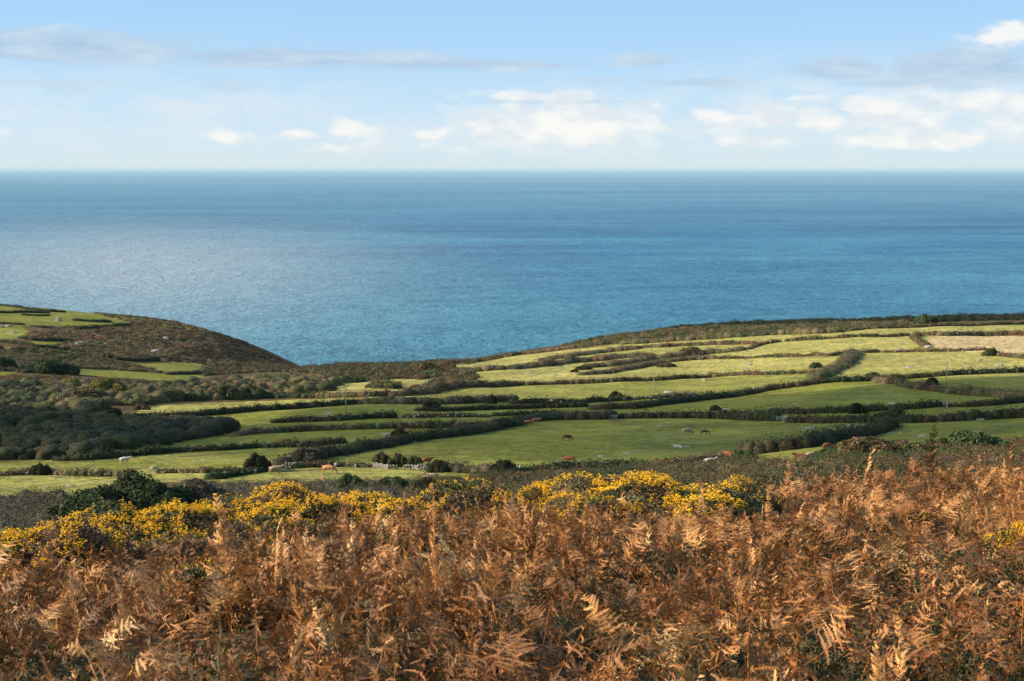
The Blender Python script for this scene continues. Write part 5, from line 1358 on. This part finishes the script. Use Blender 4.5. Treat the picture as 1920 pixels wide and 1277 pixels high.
def grass_mesh(seed):
    r = np.random.default_rng(seed); V = []; F = []; K = []
    for k in range(9):
        a = r.uniform(0, 6.28); L = r.uniform(0.5, 1.0); ln = r.uniform(0.1, 0.6); w = r.uniform(0.0025, 0.005)
        d = np.array([math.cos(a), math.sin(a), 0]); s = np.array([-math.sin(a), math.cos(a), 0]) * w
        for j in range(5):
            f0, f1 = j / 5, (j + 1) / 5
            p0 = d * (0.03 + ln * L * f0 ** 2 * 0.6) + np.array([0, 0, L * f0 * (1 - 0.25 * ln * f0)]); p1 = d * (0.03 + ln * L * f1 ** 2 * 0.6) + np.array([0, 0, L * f1 * (1 - 0.25 * ln * f1)])
            i = len(V); V += [p0 - s * (1 - f0 * .8), p0 + s * (1 - f0 * .8), p1 + s * (1 - f1 * .8), p1 - s * (1 - f1 * .8)]; F.append((i, i + 1, i + 2, i + 3)); K += [(1.0, 1.15, 0.9)] * 4
    return np_mesh('grass_tuft', np.array(V), np.array(F), M_BRACKEN, np.array(K))


FRONDS.append(grass_mesh(21))


def scatter(name, label, cat, meshes, P, rot, scl, idx):
    """one object; its geometry nodes stand a frond on every point"""
    hold = bpy.data.collections.new(name + '_kinds')
    for i, m in enumerate(meshes):
        o = bpy.data.objects.new('%s_kind_%02d' % (name, i), m); hold.objects.link(o)
    me = bpy.data.meshes.new(name); me.vertices.add(len(P)); me.vertices.foreach_set('co', np.asarray(P, np.float32).ravel())
    a = me.attributes.new('rot', 'FLOAT_VECTOR', 'POINT'); a.data.foreach_set('vector', np.asarray(rot, np.float32).ravel())
    a = me.attributes.new('scl', 'FLOAT_VECTOR', 'POINT'); a.data.foreach_set('vector', np.asarray(scl, np.float32).ravel())
    a = me.attributes.new('idx', 'INT', 'POINT'); a.data.foreach_set('value', np.asarray(idx, np.int32))
    o = link(name, me); tag(o, label, cat, kind='stuff')
    ng = bpy.data.node_groups.new(name, 'GeometryNodeTree')
    ng.interface.new_socket('Geometry', in_out='INPUT', socket_type='NodeSocketGeometry')
    ng.interface.new_socket('Geometry', in_out='OUTPUT', socket_type='NodeSocketGeometry')
    N = ng.nodes; L = ng.links
    gi = N.new('NodeGroupInput'); go = N.new('NodeGroupOutput')
    iop = N.new('GeometryNodeInstanceOnPoints'); ci = N.new('GeometryNodeCollectionInfo')
    ci.inputs['Collection'].default_value = hold; ci.inputs['Separate Children'].default_value = True; ci.inputs['Reset Children'].default_value = True
    def attr(n, t):
        q = N.new('GeometryNodeInputNamedAttribute'); q.data_type = t; q.inputs['Name'].default_value = n; return q.outputs['Attribute']
    L.new(gi.outputs[0], iop.inputs['Points']); L.new(ci.outputs[0], iop.inputs['Instance'])
    iop.inputs['Pick Instance'].default_value = True
    L.new(attr('idx', 'INT'), iop.inputs['Instance Index'])
    e = N.new('FunctionNodeEulerToRotation'); L.new(attr('rot', 'FLOAT_VECTOR'), e.inputs[0]); L.new(e.outputs[0], iop.inputs['Rotation'])
    L.new(attr('scl', 'FLOAT_VECTOR'), iop.inputs['Scale'])
    L.new(iop.outputs[0], go.inputs[0])
    md = o.modifiers.new('scatter', 'NODES'); md.node_group = ng
    return o


def bracken_limit(u):                            # how far out the bracken reaches, by bearing
    return np.interp(u, [-300, 0, 200, 400, 600, 700, 900, 1100, 1250, 1350, 1420, 1500, 2300], [19, 20, 22.5, 24, 26, 27.5, 29, 28, 28, 30, 40, 42, 42])


def build_bracken():
    def field(dens_near, dens_far, y0, y1, lim=True):
        n = int(dens_near * 0.46 * y1 * y1 + dens_near * 3 * y1)
        Y = np.sqrt(rng.uniform(y0 * y0, y1 * y1, n)); X = rng.uniform(-1, 1, n) * (0.47 * Y + 2.4)
        keep = rng.uniform(0, 1, n) < np.interp(Y, [4, 12, 40], [1, 1, dens_far / dens_near])
        u = 960 + FPX * X / (Y * 1.02)
        if lim: keep &= Y < bracken_limit(u) * (1 + 0.06 * vnoise(X, Y, 2.5, 41))
        return X[keep], Y[keep]
    X, Y = field(36, 20, 2.8, 42)
    n = len(X)
    hollow = np.clip((vnoise(X, Y * 1.3, 3.4, 51) + 0.5 * vnoise(X, Y, 1.2, 52) + 0.12) / 0.26, 0, 1)   # 0 in the dark gaps
    body = (0.74 + 0.24 * vnoise(X, Y, 2.0, 42) + 0.18 * vnoise(X, Y, 0.8, 43)) * (0.38 + 0.62 * hollow)
    pool = rng.uniform(0, 1, n)
    pl = np.interp(Y, [5, 14, 30], [0.36, 0.24, 0.15])          # share of upright plumes
    isp = pool < pl
    h = body * rng.uniform(0.70, 1.06, n) * np.where(isp, rng.uniform(0.92, 1.25, n), 0.84)
    idx = np.where(isp, rng.integers(0, 3, n), np.where(pool < 0.48, rng.integers(3, 6, n), np.where(pool < 0.86, rng.integers(6, 10, n), np.where(pool < 0.93, 10, 11))))
    # windblown: lean mostly to the right
    sp = np.where(isp, 0.16, 0.36)
    rot = np.column_stack([rng.normal(0, 1, n) * sp, 0.10 + rng.normal(0, 1, n) * sp, rng.uniform(0, 6.283, n)])
    g = h * rng.uniform(0.85, 1.15, n); w = g * rng.uniform(0.68, 0.95, n)
    P = np.column_stack([X, Y, gz(X, Y) - 0.03])
    scatter('bracken', 'dead rust-brown bracken covering the whole near slope', 'bracken', FRONDS, P, rot, np.column_stack([w, w, g]), idx)
    print('bracken', n)
    # dark bramble and young gorse in the gaps
    k = (hollow < 0.25) & (Y > 6.5) & (rng.uniform(0, 1, n) < 0.12)
    C = np.column_stack([X[k], Y[k], gz(X[k], Y[k])]); m = len(C)
    Rr = np.column_stack([rng.uniform(0.25, 0.5, m), rng.uniform(0.25, 0.5, m), rng.uniform(0.22, 0.48, m)])
    V, F, K = bush_arrays(C, Rr, pick('gorse', m) * 0.75, 420, 0.034, core=0.35, elong=1.3, rough=1.0, vary=0.4)
    me = np_mesh('bramble', V, F, M_NEAR, K)
    tag(link('bramble', me), 'dark green bramble and leafy growth in the gaps of the dead bracken', 'bramble', kind='stuff')
    print('bramble', m)
    # collapsed under-storey
    X, Y = field(15, 8, 2.6, 42); n = len(X)
    rot = np.column_stack([rng.normal(0, 0.7, n), rng.normal(0.3, 0.7, n), rng.uniform(0, 6.283, n)])
    s = rng.uniform(0.45, 0.8, n)
    P = np.column_stack([X, Y, gz(X, Y) + rng.uniform(0.05, 0.35, n)])
    scatter('fern_litter', 'collapsed dead fern litter under the standing bracken', 'ferns', FRONDS, P, rot, np.column_stack([s * 1.2, s * 1.2, s]), rng.integers(3, 10, n))


build_bracken()

TALL = [
 ('tallest bracken frond breaking the skyline at the right, curled tip', 1745, 850, 33, 1.75, 0),
 ('bent bracken frond on the skyline just right of the yellow mound', 1330, 888, 27, 1.55, 2),
 ('upright bracken plume on the skyline, second from the yellow mound', 1470, 862, 32, 1.5, 1),
 ('upright plume on the skyline halfway to the tallest one', 1615, 860, 33, 1.45, 0),
 ('pale bracken plume on the skyline near the right edge', 1885, 858, 33, 1.4, 1),
 ('tall narrow pale plume in the right foreground bracken', 1455, 1085, 8.6, 1.12, 1),
 ('slim bracken plume standing over the yellow flowers left of the centre mound', 1113, 905, 26, 1.3, 2),
 ('tall pale plume in the middle of the right-hand bracken', 1450, 1000, 13, 1.2, 0),
]
for lab, u, vt, y, hh, k in TALL:
    x = (u - 960) / FPX * y * 1.02
    o = link('bracken_frond', FRONDS[k], loc=(x, y, float(gz(x, y)) - 0.05)); o.scale = (hh * 1.1, hh * 1.1, hh)
    o.rotation_euler = (rng.normal(0, 0.06), rng.normal(0, 0.06), rng.uniform(0, 6.28))
    tag(o, lab, 'fern frond', 'tall bracken fronds standing above the rest')


def stake(label, u, vtop, y, h):
    x = (u - 960) / FPX * y * 1.02
    bm = bmesh.new(); tube(bm, (0, 0, -0.2), (0, 0, h), 0.018, 7, 0.015)
    me = bpy.data.meshes.new('stake'); bm.to_mesh(me); bm.free(); me.materials.append(M_WOOD)
    o = link('stake', me, loc=(x, y, float(gz(x, y)))); o.rotation_euler = (0.03, 0.02, 0)
    tag(o, label, 'stake')
    print('stake', u, vtop, project(np.array(x), np.array(y), np.array(float(gz(x, y)) + h))[1])


stake('thin weathered stake in the bracken near the centre', 983, 960, 21, 0.8)
stake('short pale stake in the bracken below the yellow mound', 1429, 940, 24, 0.85)


# ------------------------------------------------------------------ sea air
def build_haze():
    m = bpy.data.materials.new('haze'); m.use_nodes = True
    nt = m.node_tree
    for n in list(nt.nodes): nt.nodes.remove(n)
    o = nt.nodes.new('ShaderNodeOutputMaterial'); v = nt.nodes.new('ShaderNodeVolumePrincipled')
    v.inputs['Color'].default_value = (0.46, 0.67, 0.80, 1); v.inputs['Density'].default_value = 1.0e-5
    nt.links.new(v.outputs[0], o.inputs['Volume'])
    r = 700000.0; z0, z1 = -40.0, 215.0
    V = [(x, y, z) for z in (z0, z1) for x, y in ((-r, -r), (r, -r), (r, r), (-r, r))]
    F = np.array([(3, 2, 1, 0), (4, 5, 6, 7), (0, 1, 5, 4), (1, 2, 6, 5), (2, 3, 7, 6), (3, 0, 4, 7)])
    tag(link('haze', np_mesh('haze', V, F, m)), 'thin pale sea haze over the water', 'haze', kind='stuff')


build_haze()
